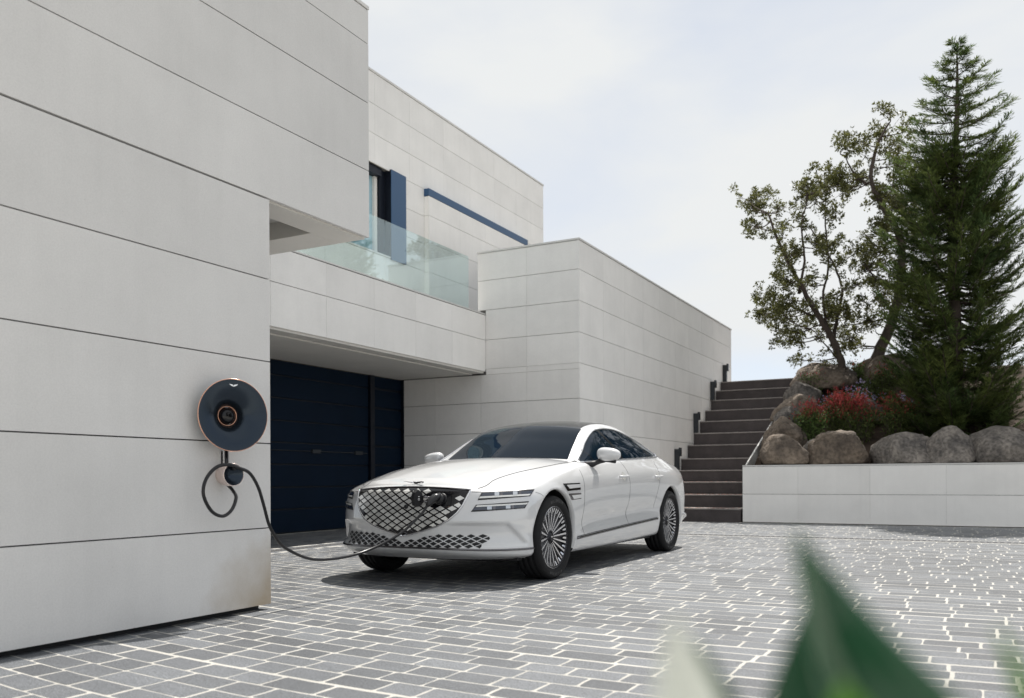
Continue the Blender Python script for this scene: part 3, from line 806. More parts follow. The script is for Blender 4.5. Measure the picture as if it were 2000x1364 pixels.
sword('leaf', rel(0.0210, 0.0000, 0.0000), rel(-0.0210, 0.0070, 0.7547), rel(-0.0462, 0.0070, 0.8240), .0575, 'sword_leaf', .95, .35, -.005)
sword('leaf', rel(-0.0140, 0.0140, 0.0000), rel(-0.0308, 0.0280, 0.7449), rel(-0.0378, 0.0210, 0.7953), .042, 'sword_leaf', .3, -.5)
sword('leaf', rel(-0.0350, 0.0140, 0.0000), rel(-0.0728, 0.0280, 0.7491), rel(-0.0784, 0.0280, 0.7778), .024, 'sword_leaf', .35, .3)
sword('leaf', rel(-0.0420, 0.0000, 0.0000), rel(-0.0924, -0.0140, 0.7631), rel(-0.0966, -0.0140, 0.7967), .026, 'sword_leaf_pale', .2, .2)
sword('leaf', rel(0.0000, -0.0140, 0.0000), rel(-0.0406, -0.0280, 0.7652), rel(-0.0420, -0.0280, 0.7750), .0155, 'young_leaf', .3, 0)
sword('leaf', rel(0.0420, 0.0000, 0.0000), rel(0.0210, -0.0280, 0.7680), rel(0.0112, -0.0280, 0.7925), .011, 'young_leaf', .3, .4)
sword('leaf', rel(.0, .0, 0), rel(-.0315, -.004, .758), rel(-.047, -.004, .815), .012, 'sword_leaf_sheen', .4, .1, -.003)  # extra pale strip over the main leaf, imitating its lit sheen
# ================================================================== CAR
car = empty('parked_car', (-4.05, 5.72, 0))
tag(car, 'glossy white sedan parked on the paving with a charging plug in its grille', 'car')
FA, RA, WR, AR = 0.895, 4.0, 0.350, 0.405          # axles, tyre radius, arch radius
# body wrap: rows of (side, back, up) control points from the nose centre round the flank to the tail centre
S_ = ['n0', 'n1', 'n2', 'n3', 'n4', 'n5', 'fa', 'd0', 'd1', 'd2', 'd3', 'ra', 'q1', 'r0', 'r1', 'r2']
rows = [
    # underside turn-in
    [(0, .16, .205), (.28, .17, .205), (.50, .22, .205), (.66, .30, .205), (.79, .44, .205), (.85, .60, .205), (.82, .9, .20), (.82, 1.3, .19), (.82, 1.75, .19), (.82, 2.5, .19), (.82, 3.3, .20), (.84, 4.0, .21), (.82, 4.45, .23), (.70, 4.75, .26), (.5, 4.86, .27), (0, 4.9, .27)],
    # lip bottom
    [(0, .055, .255), (.28, .070, .252), (.52, .120, .245), (.70, .215, .238), (.855, .385, .235), (.922, .58, .235), (.905, .9, .22), (.895, 1.3, .205), (.892, 1.75, .205), (.892, 2.5, .21), (.895, 3.3, .225), (.91, 4.0, .24), (.885, 4.45, .255), (.76, 4.83, .28), (.5, 4.93, .29), (0, 4.97, .29)],
    # bright line above the lip
    [(0, .010, .300), (.28, .028, .298), (.53, .085, .293), (.715, .185, .288), (.875, .370, .288), (.942, .575, .292), (.945, .9, .30), (.938, 1.3, .305), (.932, 1.75, .318), (.932, 2.5, .342), (.938, 3.3, .372), (.948, 4.0, .37), (.925, 4.46, .37), (.80, 4.90, .38), (.5, 5.0, .38), (0, 5.03, .38)],
    # lower grille
    [(0, .014, .405), (.28, .034, .40), (.52, .094, .40), (.70, .192, .40), (.862, .372, .405), (.938, .57, .41), (.952, .9, .42), (.935, 1.3, .43), (.912, 1.75, .45), (.908, 2.5, .47), (.918, 3.3, .49), (.952, 4.0, .49), (.93, 4.46, .49), (.80, 4.92, .50), (.5, 5.03, .50), (0, 5.06, .50)],
    # bumper shelf
    [(0, .000, .50), (.28, .020, .50), (.52, .082, .505), (.70, .184, .51), (.862, .370, .515), (.938, .57, .525), (.955, .9, .55), (.945, 1.3, .565), (.932, 1.75, .58), (.928, 2.5, .60), (.936, 3.3, .62), (.955, 4.0, .62), (.93, 4.46, .62), (.80, 4.94, .62), (.5, 5.05, .62), (0, 5.08, .62)],
    # lamps
    [(0, .018, .63), (.28, .038, .63), (.52, .098, .63), (.70, .200, .635), (.862, .385, .645), (.932, .575, .66), (.948, .9, .69), (.945, 1.3, .71), (.940, 1.75, .73), (.940, 2.5, .76), (.944, 3.3, .78), (.948, 4.0, .78), (.915, 4.47, .78), (.79, 4.93, .78), (.5, 5.04, .78), (0, 5.07, .78)],
    # bonnet edge / door crease
    [(0, .062, .735), (.28, .078, .73), (.52, .130, .722), (.695, .232, .715), (.845, .405, .728), (.915, .585, .745), (.930, .9, .79), (.928, 1.3, .825), (.922, 1.75, .855), (.922, 2.5, .885), (.925, 3.3, .905), (.918, 4.0, .905), (.875, 4.48, .90), (.77, 4.90, .895), (.5, 5.01, .895), (0, 5.04, .895)],
    # shoulder
    [(0, .105, .772), (.28, .118, .768), (.52, .165, .757), (.685, .265, .748), (.822, .430, .762), (.885, .605, .790), (.895, .9, .852), (.885, 1.3, .912), (.870, 1.75, .955), (.872, 2.5, .985), (.872, 3.3, 1.005), (.850, 4.0, 1.005), (.800, 4.48, .99), (.72, 4.86, .975), (.5, 4.96, .975), (0, 4.99, .975)],
    # belt
    [(0, .165, .798), (.25, .175, .795), (.47, .215, .786), (.62, .315, .782), (.745, .470, .800), (.80, .64, .830), (.822, .9, .880), (.822, 1.3, .940), (.822, 1.73, .985), (.838, 2.5, 1.025), (.838, 3.3, 1.055), (.795, 4.0, 1.068), (.735, 4.48, 1.04), (.66, 4.82, 1.0), (.45, 4.92, 1.0), (0, 4.95, 1.0)],
]
NT, NR = 15, 9
D1 = np.array([crom(r_, NT) for r_ in rows])                         # rows x T x 3
D2 = np.array([crom(D1[:, j, :], NR) for j in range(D1.shape[1])])    # T x ROWS x 3
# pressed feature: air curtain pocket at the bumper corners
def smooth(a, b, x):
    t = np.clip((x - a) / (b - a), 0, 1); return t * t * (3 - 2 * t)
X, Y_, Z = D2[..., 0], D2[..., 1], D2[..., 2]
edge = .905 - (Z - .33) * .62
pocket = smooth(.22, .64, X) * (1 - smooth(edge - .018, edge + .008, X)) * smooth(.315, .335, Z) * (1 - smooth(.478, .502, Z)) * (Y_ < .8)
D2[..., 1] += pocket * .026; D2[..., 0] -= pocket * .012
# door flank scallop
scal = smooth(1.15, 1.9, Y_) * (1 - smooth(3.1, 3.7, Y_)) * np.exp(-((Z - (.44 + .05 * (Y_ - 1.5))) / .075) ** 2)
D2[..., 0] -= scal * .016 * (X > .6)
nT, nR = D2.shape[:2]
V = []; F = []
for sg in (1, -1):
    k = len(V)
    V += [(sg * p[0], p[1], p[2]) for row in D2 for p in row]
    for i in range(nT - 1):
        for j in range(nR - 1):
            q_ = (k + i * nR + j, k + i * nR + j + 1, k + (i + 1) * nR + j + 1, k + (i + 1) * nR + j)
            F.append(q_ if sg > 0 else q_[::-1])
# bonnet and boot lid: cross strips from belt to belt
beltT = D2[:, -1, :]
def top_patch(pts_s, zc, pw, n=28):
    """strips between mirrored belt points; zc = centre height per station, pw = crown exponent"""
    k = len(V); m_ = 2 * n + 1
    for (l, s, z), c, ds in zip(pts_s, zc, [0] * len(pts_s)):
        for a in range(-n, n + 1):
            u = a / n
            V.append((l * u, s, z + (c - z) * (1 - abs(u) ** pw)))
    for i in range(len(pts_s) - 1):
        for a in range(m_ - 1):
            F.append((k + i * m_ + a, k + i * m_ + a + 1, k + (i + 1) * m_ + a + 1, k + (i + 1) * m_ + a))
# bonnet: front edge follows the nose curve (belt stations 0..3), sides follow belt stations 3..8
i3, i8 = 3 * NT, 8 * NT + 2
side = beltT[i3:i8 + 1]; nose = beltT[0:i3 + 1]
nb = 26; kbase = len(V); ns = len(side)
s_nose = lambda l: float(np.interp(l, nose[:, 0], nose[:, 1])); z_nose = lambda l: float(np.interp(l, nose[:, 0], nose[:, 2]))
for i in range(ns):
    c = i / (ns - 1); l, s, z = side[i]
    for a in range(-nb, nb + 1):
        u = a / nb; au = abs(u)
        l0 = au * side[0][0]
        sn, zn = s_nose(l0), z_nose(l0)
        cs = (s - side[0][1]) / (side[-1][1] - side[0][1])
        s_end = 1.50 + .23 * au ** 2
        ss = sn + (s_end - sn) * cs if au < 1 else s
        zc = .798 + .245 * (1 - (1 - cs) ** 1.9)                      # centre line height
        ridge = .010 * math.exp(-((au - .60) / .10) ** 2) * min(1, cs * 3)
        zz = z + (zc - z) * (1 - au ** 2.3) if cs > 0 else zn
        w0 = max(0, 1 - cs / .12)
        zz = zz * (1 - w0) + zn * w0
        V.append((l * u, ss if au < 1 else s, zz + ridge * .5))
m_ = 2 * nb + 1
for i in range(ns - 1):
    for a in range(m_ - 1):
        F.append((kbase + i * m_ + a, kbase + i * m_ + a + 1, kbase + (i + 1) * m_ + a + 1, kbase + (i + 1) * m_ + a))
iq = int(11.6 * NT)
bt = [tuple(p) for p in beltT[iq:13 * NT + 1:5]] + [(.45, 4.92, 1.0)]
top_patch(bt, [p[2] + .035 for p in bt[:-1]] + [1.004], 2.5, 14)
# wheel arches: drop what lies inside, pull the rim of the cut onto the circle
bm0 = bmesh.new(); v0_ = [bm0.verts.new(v) for v in V]
for f in F:
    try: bm0.faces.new([v0_[i] for i in f])
    except ValueError: pass
BV0 = BVHTree.FromBMesh(bm0); bm0.free()
keep = []
inside = [False] * len(V)
for i, (x, y, z) in enumerate(V):
    for ax in (FA, RA):
        if abs(x) > .5 and (y - ax) ** 2 + (z - WR) ** 2 < (AR + .004) ** 2 and z < .80: inside[i] = True
F2 = [f for f in F if sum(inside[i] for i in f) <= 1]
V = [list(v) for v in V]
for f in F2:
    for i in f:
        x, y, z = V[i]
        for ax in (FA, RA):
            d = math.hypot(y - ax, z - WR)
            if abs(x) > .5 and z < .80 and (inside[i] or d < AR + .016) and d > .05:
                if d < AR + .016: V[i][1] = ax + (y - ax) * (AR + .004) / d; V[i][2] = WR + (z - WR) * (AR + .004) / d
used = sorted({i for f in F2 for i in f}); mp_ = {i: k for k, i in enumerate(used)}
V = [V[i] for i in used]; F2 = [tuple(mp_[i] for i in f) for f in F2]
bm = bmesh.new()
bv = [bm.verts.new(v) for v in V]
for f in F2:
    try: bm.faces.new([bv[i] for i in f])
    except ValueError: pass
bmesh.ops.remove_doubles(bm, verts=bm.verts, dist=.0006)
bmesh.ops.recalc_face_normals(bm, faces=bm.faces)
me = bpy.data.meshes.new('body'); bm.to_mesh(me)
body = link('body', me, 'white_paint', car, True)
BV = BVHTree.FromBMesh(bm); bm.free()
# cabin: (t, row) surface, rows from belt over the rail to the roof centre
cab = [  # centre(s,z)   rail(s,l,z)   belt(s,l,z)
    ((1.47, 1.030), (1.72, .715, 1.005), (1.70, .812, .975)),
    ((1.87, 1.222), (2.01, .655, 1.175), (2.00, .826, 1.005)),
    ((2.24, 1.385), (2.32, .600, 1.325), (2.35, .836, 1.020)),
    ((2.70, 1.452), (2.74, .575, 1.398), (2.75, .838, 1.036)),
    ((3.20, 1.448), (3.20, .565, 1.396), (3.20, .836, 1.052)),
    ((3.65, 1.372), (3.62, .572, 1.322), (3.65, .820, 1.064)),
    ((4.10, 1.228), (4.02, .592, 1.200), (4.05, .785, 1.068)),
    ((4.52, 1.085), (4.42, .640, 1.070), (4.45, .725, 1.040)),
]
ctl = []
for (cs, cz), (rs, rl, rz), (bs, bl, bz) in cab:
    b_ = np.array((bl, bs, bz)); r_ = np.array((rl, rs, rz)); c_ = np.array((0, cs, cz))
    side1 = b_ + (r_ - b_) * .35 + np.array((.020, 0, .004)); side2 = b_ + (r_ - b_) * .75 + np.array((.016, 0, .010))
    in1 = r_ + (c_ - r_) * .16; in1[2] = rz + (cz - rz) * .42; in2 = r_ + (c_ - r_) * .55; in2[2] = rz + (cz - rz) * .84
    ctl.append([b_, side1, side2, r_, in1, in2, c_])
ctl = np.array(ctl)                                   # 8 x 7 x 3
CT, CR = 14, 6
E1 = np.array([crom(ctl[:, j, :], CT) for j in range(7)])
E2 = np.array([crom(E1[:, i, :], CR) for i in range(E1.shape[1])])   # T x R x 3
def cab_grid(name, m, t0, t1, r0, r1, off, both=True, parent=car, mirror_only=None):
    """patch of the cabin surface between stations t0..t1 and rows r0..r1 (row 36 = roof centre), raised by off"""
    T0, T1 = int(round(t0 * CT)), int(round(t1 * CT)); A0, A1 = int(round(r0 * CR)), int(round(r1 * CR))
    sub = E2[T0:T1 + 1, A0:A1 + 1]
    if r1 >= 6: full = np.concatenate([sub, (sub * np.array((-1, 1, 1)))[:, ::-1][:, 1:]], axis=1); parts = [full]
    else: parts = [sub, sub * np.array((-1, 1, 1))]
    mb = MB()
    for g_ in parts:
        du = np.gradient(g_, axis=0); dv = np.gradient(g_, axis=1); nn = np.cross(du, dv); nn /= np.linalg.norm(nn, axis=2)[..., None] + 1e-9
        out = np.sign((nn * (g_ - np.array((0, 2.9, .8)))).sum(axis=2))[..., None]
        g_ = g_ + nn * out * off
        a, b = g_.shape[:2]
        mb.add([tuple(p) for p in g_.reshape(-1, 3)], [(i * b + j, i * b + j + 1, (i + 1) * b + j + 1, (i + 1) * b + j) for i in range(a - 1) for j in range(b - 1)])
    o = mb.build(name, m, parent, True)
    return o
shell = cab_grid('cabin', 'white_paint', 0, 7, 0, 6, 0)
bm = bmesh.new(); bm.from_mesh(shell.data); bmesh.ops.recalc_face_normals(bm, faces=bm.faces); bm.to_mesh(shell.data)
CV = BVHTree.FromBMesh(bm); bm.free()
cab_grid('windscreen', 'car_glass', .10, 1.93, 3.55, 6, .004)
cab_grid('roof_panel', 'roof_glass', 1.94, 5.0, 3.75, 6, .0035)
cab_grid('rear_window', 'car_glass', 5.15, 6.8, 3.75, 6, .004)
def ray(tree, o_, d_):
    h_ = tree.ray_cast(Vector(o_), Vector(d_))
    return (h_[0], h_[1]) if h_[0] is not None else None
def front(l, z, off=.003):
    h_ = ray(BV, (l, -1.5, z), (0, 1, 0))
    if h_ is None: return None
    n_ = h_[1] if h_[1].y < 0 else -h_[1]
    return h_[0] + n_ * off
def corner(l, z, off=.003, sg=1):
    """project onto the nose corner along a 45 degree ray; l measured where the ray meets s = .35"""
    d_ = Vector((-sg * .45, .89, 0)); o_ = Vector((l, .35, z)) - d_ * 1.5
    h_ = ray(BV, o_, d_)
    if h_ is None: return None
    n_ = h_[1] if h_[1].dot(d_) < 0 else -h_[1]
    return h_[0] + n_ * off
def flank(s, z, off=.003, sg=1, tree=None):
    h_ = ray(tree or BV, (sg * 2.5, s, z), (-sg, 0, 0))
    if h_ is None: return None
    n_ = h_[1] if h_[1].x * sg > 0 else -h_[1]
    return h_[0] + n_ * off
def above(l, s, off=.002):
    h_ = ray(BV, (l, s, 3), (0, 0, -1))
    if h_ is None: return None
    n_ = h_[1] if h_[1].z > 0 else -h_[1]
    return h_[0] + n_ * off
def quadpatch(name, m, c, fn, parent, nu=14, nv=4, thick=0.0):
    """c = four corners (in fn's two coordinates): bottom-inner, bottom-outer, top-outer, top-inner"""
    P = []
    for j in range(nv + 1):
        for i in range(nu + 1):
            u, v = i / nu, j / nv
            a = (np.array(c[0]) * (1 - u) + np.array(c[1]) * u) * (1 - v) + (np.array(c[3]) * (1 - u) + np.array(c[2]) * u) * v
            p = fn(*a)
            P.append(p if p is not None else (P[-1] if P else Vector((0, 0, 0))))
    F_ = [(j * (nu + 1) + i, j * (nu + 1) + i + 1, (j + 1) * (nu + 1) + i + 1, (j + 1) * (nu + 1) + i) for j in range(nv) for i in range(nu)]
    return mesh(name, P, F_, m, parent, True)
def ribbon(name, m, pts, r, parent, n=6):
    pts = [p for p in pts if p is not None]
    mb = MB(); mb.tube(pts, r, n); return mb.build(name, m, parent, True)
# ---- grille
def gw_half(z):   # half width of the shield at height z
    return float(np.interp(z, [.388, .402, .43, .47, .52, .58, .64, .70, .742, .756], [.0, .06, .175, .305, .405, .472, .510, .530, .542, .540]))
def g_top(l): return .776 - .022 * (abs(l) / .525) ** 2
zz = list(np.linspace(.389, .756, 40))
P = []; nl = 40
for z in zz:
    w = gw_half(z)
    for a in range(nl + 1):
        l = -w + 2 * w * a / nl
        zt = z if z < .70 else z + (g_top(l) - .756) * (z - .70) / .056
        P.append(front(l, zt, .003) or P[-1])
grille = mesh('grille', P, [(j * (nl + 1) + i, j * (nl + 1) + i + 1, (j + 1) * (nl + 1) + i + 1, (j + 1) * (nl + 1) + i) for j in range(39) for i in range(nl)], 'gloss_black', car, True)
out_l = [(gw_half(z), z) for z in zz]; 
outline = [(l, z if z < .70 else z + (g_top(l) - .756) * (z - .70) / .056) for l, z in out_l] + [(l, g_top(l)) for l in np.linspace(.50, -.50, 26)] + [(-l, z if z < .70 else z + (g_top(l) - .756) * (z - .70) / .056) for l, z in out_l[::-1]]
ribbon('grille_surround', 'dark_chrome', [front(l, z, .004) for l, z in outline[38:68]], .0085, grille)
ribbon('grille_surround', 'chrome', [front(l, z, .004) for l, z in outline[:40]], .0085, grille)
ribbon('grille_surround', 'chrome', [front(l, z, .004) for l, z in outline[66:]], .0085, grille)
def clip(poly, inside_fn):
    return poly if all(inside_fn(*p) for p in poly) else None
def in_shield(l, z, mg=.012):
    if z < .40 or z > g_top(l) - mg: return False
    return abs(l) < gw_half(z) - mg
def clip_shield(poly):
    """pull the corners of a tile that reach past the surround back inside it; drop slivers"""
    cx = sum(p[0] for p in poly) / 4; cz = sum(p[1] for p in poly) / 4
    if not in_shield(cx, cz, .016): return None
    res = []
    for l, z in poly:
        for k in range(11):
            t = 1 - k / 10; a, b = cx + (l - cx) * t, cz + (z - cz) * t
            if in_shield(a, b, .010): break
        res.append((a, b))
    return res
port = (.335, .685)
tiles = MB(); lower = MB(); aw, ah = .096, .053
def rhomb(cx, cz, fx, fz): return [(cx - aw / 2 * fx, cz), (cx, cz - ah / 2 * fz), (cx + aw / 2 * fx, cz), (cx, cz + ah / 2 * fz)]
for i in range(-12, 13):
    for j in range(-8, 9):
        for h_ in (0, .5):
            cx, cz = (i + h_) * aw, .585 + (j + h_) * ah
            if abs(cx - port[0]) < .125 and abs(cz - port[1]) < .062 - .2 * max(0, abs(cx - port[0]) - .07): continue
            if cz < .452: continue
            pl = clip_shield(rhomb(cx, cz, .77, .75))
            if not pl: continue
            A = [front(l, z, .0065) for l, z in pl]; B_ = [front(l, z, .003) for l, z in pl]
            if any(p is None for p in A + B_): continue
            tiles.add(A + B_, [(0, 1, 2, 3), (0, 4, 5, 1), (1, 5, 6, 2), (2, 6, 7, 3), (3, 7, 4, 0)])
o = tiles.build('grille_tiles', 'tile_silver', grille); tag(o, kind='stuff')
lat = MB()
for i in range(-6, 7):                                                 # thin bright wires in the open lower tip of the shield
    for sg in (1, -1):
        seg = []
        for k in range(9):
            z = .402 + k * .0065; l = i * aw / 1 + sg * (z - .43) * aw / ah
            if in_shield(l, z, .008): seg.append(front(l, z, .005))
        if len(seg) > 2: lat.tube(seg, .0022, 4)
tag(lat.build('grille_wires', 'dark_chrome', grille), kind='stuff')
# ---- lower intake: dark diamond openings in a white lattice
lowr = MB(); bw, bh = .080, .041
def in_low(l, z):
    top = .412 if abs(l) > .32 else .412 - (.32 - abs(l)) * .19
    return .302 < z < top and abs(l) < .705 + (z - .30) * .55 - .06
for i in range(-12, 13):
    for j in range(-4, 5):
        for h_ in (0, .5):
            cx, cz = (i + h_) * bw, .355 + (j + h_) * bh
            poly = [(cx - bw * .40, cz), (cx, cz - bh * .40), (cx + bw * .40, cz), (cx, cz + bh * .40)]
            if not in_low(cx, cz):
                continue
            res = []
            for l, z in poly:
                for k in range(11):
                    t = 1 - k / 10; a, b = cx + (l - cx) * t, cz + (z - cz) * t
                    if in_low(a, b): break
                res.append((a, b))
            A = [front(l, z, .0035) for l, z in res]
            if any(p is None for p in A): continue
            lowr.add(A, [(0, 1, 2, 3)])
tag(lowr.build('intake_openings', 'black_plastic', car), kind='stuff')
# ---- headlamps: two slim lamps a side
def hl(sg, c, drl_top):
    fn = lambda l, z, off=.004: corner(sg * l, z, off, sg)
    h_ = quadpatch('headlight', 'black_plastic', c, lambda l, z: fn(l, z, .003), car, 24, 5)
    c = np.array(c, float); cen = c.mean(axis=0)
    inn = [tuple(cen + (p - cen) * np.array((.955, .70))) for p in c]
    ln = quadpatch('lamp_housing', 'lamp_house', inn, lambda l, z: fn(l, z, .0045), h_, 24, 4)
    i0, i1, i2, i3_ = [np.array(p) for p in inn]
    if drl_top: q_ = [i3_ + (i0 - i3_) * .34, i2 + (i1 - i2) * .34, i2, i3_]
    else: q_ = [i0, i1, i1 + (i2 - i1) * .34, i0 + (i3_ - i0) * .34]
    quadpatch('light_strip', 'lamp_strip', [tuple(p) for p in q_], lambda l, z: fn(l, z, .0065), h_, 24, 2)
    for u in (.30, .66):
        a = i0 + (i1 - i0) * u; b = i3_ + (i2 - i3_) * u; cc = a + (b - a) * (.36 if drl_top else .66)
        hw, hh = .020, .013
        quadpatch('lamp_lens', 'lamp_lens', [(cc[0] - hw, cc[1] - hh), (cc[0] + hw, cc[1] - hh), (cc[0] + hw, cc[1] + hh), (cc[0] - hw, cc[1] + hh)], lambda l, z: fn(l, z, .008), h_, 4, 3)
        quadpatch('lens_frame', 'dark_chrome', [(cc[0] + hw * 1.5, cc[1] - hh), (cc[0] + hw * 2.6, cc[1] - hh), (cc[0] + hw * 2.6, cc[1] + hh), (cc[0] + hw * 1.5, cc[1] + hh)], lambda l, z: fn(l, z, .006), h_, 3, 3)
for sg in (1, -1):
    hl(sg, [(.511, .676), (.969, .703), (1.011, .757), (.546, .737)], False)
    hl(sg, [(.453, .586), (.923, .609), (.960, .664), (.499, .641)], True)
# ---- bright line round the nose, sill line, shut lines
def wrapline(row, t0, t1, off=.002, sg=1):
    j = int(round(row * NR)); res = []
    for i in range(int(t0 * NT), int(t1 * NT) + 1):
        p = D2[i, j]; res.append(Vector((sg * p[0] * (1 + off), p[1] - off, p[2])))
    return res
nose_l = wrapline(1.95, 0, 4.7, .003, -1)[::-1] + wrapline(1.95, 0, 4.7, .003, 1)[1:]
ribbon('nose_strip', 'dark_chrome', nose_l, .009, car)
for sg in (1, -1):
    ss = np.linspace(1.235, 3.56, 50)
    ribbon('sill_strip', 'dark_chrome', [flank(s, .312 + (s - 1.22) * .037, .001, sg) for s in ss], .0115, car)
    ribbon('sill_dark_line', 'gap_line', [flank(s, .327 + (s - 1.22) * .037, .001, sg) for s in ss], .003, car)  # thin dark line along the top of the sill strip
    # bonnet shut line, door gaps
    bl = [(.575, .225), (.588, .275), (.60, .36), (.615, .5), (.655, .7), (.705, .95), (.735, 1.2), (.752, 1.45), (.762, 1.66)]
    ribbon('shut_line', 'gap_line', [above(sg * l, s, .0005) for l, s in crom(bl, 6)], .0034, car)
    ribbon('shut_line', 'gap_line', [corner(sg * l, z, .0006, sg) for l, z in ((.455, .742), (.50, .741), (.545, .741))], .0028, car)
    for pts in ([(1.50, .92), (1.50, .80), (1.485, .6), (1.475, .45), (1.50, .335)], [(2.60, 1.02), (2.645, .93), (2.665, .8), (2.66, .6), (2.64, .38)], [(3.66, 1.03), (3.62, .92), (3.60, .84), (3.47, .62), (3.44, .52)]):
        ribbon('shut_line', 'gap_line', [flank(s, z, -.0004, sg) for s, z in crom(pts, 8)], .0022, car)
    ribbon('shut_line', 'gap_line', [flank(s, z, -.0006, sg) for s, z in crom([(.56, .735), (.62, .72), (.66, .70)], 4)], .0018, car)
    # side window glass, pillars and bright surround on the cabin flank
    wtop = crom([(1.745, 1.012), (1.90, 1.086), (2.10, 1.190), (2.30, 1.275), (2.50, 1.328), (2.80, 1.354), (3.10, 1.342), (3.40, 1.288), (3.65, 1.225), (3.85, 1.150), (3.96, 1.105)], 6)
    wbot = lambda s: .998 + (s - 1.735) * .0415
    cols = []; nv = 8
    P = []
    for s, zt in wtop:
        zb = wbot(s)
        for k in range(nv + 1): P.append(flank(s, zb + (zt - zb) * k / nv, .004, sg, CV) or P[-1])
    n_ = len(wtop)
    wg = mesh('side_window', P, [(i * (nv + 1) + k, i * (nv + 1) + k + 1, (i + 1) * (nv + 1) + k + 1, (i + 1) * (nv + 1) + k) for i in range(n_ - 1) for k in range(nv)], 'car_glass', car, True)
    ring = [flank(s, z + .004, .006, sg, CV) for s, z in wtop] + [flank(3.975, 1.092, .006, sg, CV)]
    ribbon('window_trim', 'chrome', ring, .0065, wg)
    ribbon('window_trim', 'chrome', [flank(s, wbot(s) - .004, .006, sg, CV) for s in np.linspace(1.73, 3.975, 40)], .0065, wg)
    ribbon('window_trim', 'chrome', [flank(s, z, .007, sg, CV) for s, z in ((3.90, 1.085), (3.935, 1.10), (3.955, 1.115))], .011, wg)
    for a, b, w_ in (((2.72, 1.045), (2.52, 1.342), .030), ((3.62, 1.08), (3.42, 1.288), .016), ((1.98, 1.01), (1.93, 1.115), .008)):
        quadpatch('pillar_trim', 'gloss_black', [(a[0] - w_, a[1]), (a[0] + w_, a[1]), (b[0] + w_, b[1]), (b[0] - w_, b[1])], lambda s, z: flank(s, z, .0055, sg, CV), wg, 2, 8)
    # door handles in their scoops
    for s in (2.50, 3.55):
        hd_ = MB(); z = .862
        p0 = flank(s - .10, z - .002, .0, sg); p1 = flank(s, z, .0, sg); p2 = flank(s + .10, z + .004, .0, sg)
        ox = Vector((sg * .030, 0, 0)); hd_.tube([Vector(v) for v in crom([tuple(p0), tuple(p0.lerp(p1, .25) + ox), tuple(p1 + ox * 1.1), tuple(p2.lerp(p1, .25) + ox), tuple(p2)], 4)], .0125, 8)
        h_ = hd_.build('door_handle', 'white_paint', car, True)
        sc_ = MB(); ctr = flank(s + .01, z, .0012, sg); k = 20; pts = [flank(s + .01 + .052 * math.cos(6.283 * i / k), z + .046 * math.sin(6.283 * i / k), .0012, sg) for i in range(k)]
        sc_.add([ctr] + pts, [(0, 1 + i, 1 + (i + 1) % k) for i in range(k)]); sc_.build('handle_scoop', 'tile_silver', h_, True)
    # fender vents: two stacked slats
    for (s0, s1, z0, z1, sl_) in ((1.045, 1.405, .735, .800, .07), (1.13, 1.41, .655, .712, .06)):
        vt = quadpatch('fender_vent', 'dark_chrome', [(s0 + sl_, z0), (s1, z0 + .008), (s1, z1 + .004), (s0, z1)], lambda s, z: flank(s, z, .002, sg), car, 10, 3)
        zm = (z0 + z1) / 2
        quadpatch('vent_slat', 'white_paint', [(s0 + sl_ + .045, zm - .012 + (.0 if sl_ > .065 else -.008)), (s1 - .004, zm - .004 + (.0 if sl_ > .065 else -.008)), (s1 - .004, zm + .026 + (.0 if sl_ > .065 else -.008)), (s0 + sl_ * .5 + .03, zm + .020 + (.0 if sl_ > .065 else -.008))], lambda s, z: flank(s, z, .0045, sg), vt, 8, 2)
    # wheel arch lips
    for ax in (FA, RA):
        rg_ = MB(); KA = 60; cols_ = 0
        for k in range(KA + 1):
            a = R(-17 + 214 * k / KA); ca, sa = math.cos(a), math.sin(a)
            ok_ = True; col_ = []
            for rr, off in ((AR + .046, .0004), (AR + .030, .0030), (AR + .014, .0042), (AR, .0040)):
                p = flank(ax + ca * rr, max(.205, WR + sa * rr), off, sg, BV0)
                if p is None: ok_ = False; break
                col_.append(Vector((p.x, ax + ca * rr, max(.205, WR + sa * rr))))
            if not ok_: continue
            col_.append(col_[-1] + Vector((-sg * .045, 0, 0)))
            rg_.V += [tuple(c) for c in col_]; cols_ += 1
        for k in range(cols_ - 1):
            for e in range(4): rg_.F.append((k * 5 + e, k * 5 + e + 1, (k + 1) * 5 + e + 1, (k + 1) * 5 + e))
        rg_.build('arch_lip', 'white_paint', car, True)
        wl_ = MB(); K = 28
        ring0 = [(sg * .90, ax + math.cos(R(-20 + 220 * k / K)) * (AR + .006), WR + math.sin(R(-20 + 220 * k / K)) * (AR + .006)) for k in range(K + 1)]
        ring1 = [(sg * .60, y, z) for x, y, z in ring0]
        wl_.add(ring0 + ring1 + [(sg * .60, ax, WR)], [(k, k + 1, K + 2 + k, K + 1 + k) for k in range(K)] + [(2 * K + 2, K + 1 + k, K + 2 + k) for k in range(K)])
        wl_.build('wheel_well', 'black_plastic', car)
    # tail lamp and rear bumper blade
    quadpatch('tail_lamp', 'tail_red', [(4.74, .80), (4.88, .80), (4.86, .86), (4.70, .86)], lambda s, z: flank(s, z, .003, sg), car, 6, 3)
    ribbon('bumper_blade', 'chrome', [flank(4.52, .42, .004, sg), flank(4.66, .41, .012, sg), flank(4.80, .38, .014, sg), flank(4.84, .33, .012, sg)], [.008, .014, .016, .006], car)
    # door mirror
    mr = empty('door_mirror', (0, 0, 0), car)
    base = Vector((sg * .865, 1.80, .985)); cen = Vector((sg * (1.005 if sg > 0 else .955), 1.93, 1.075 if sg > 0 else 1.062))
    mv = []; mf = []; A_, B2 = 20, 14
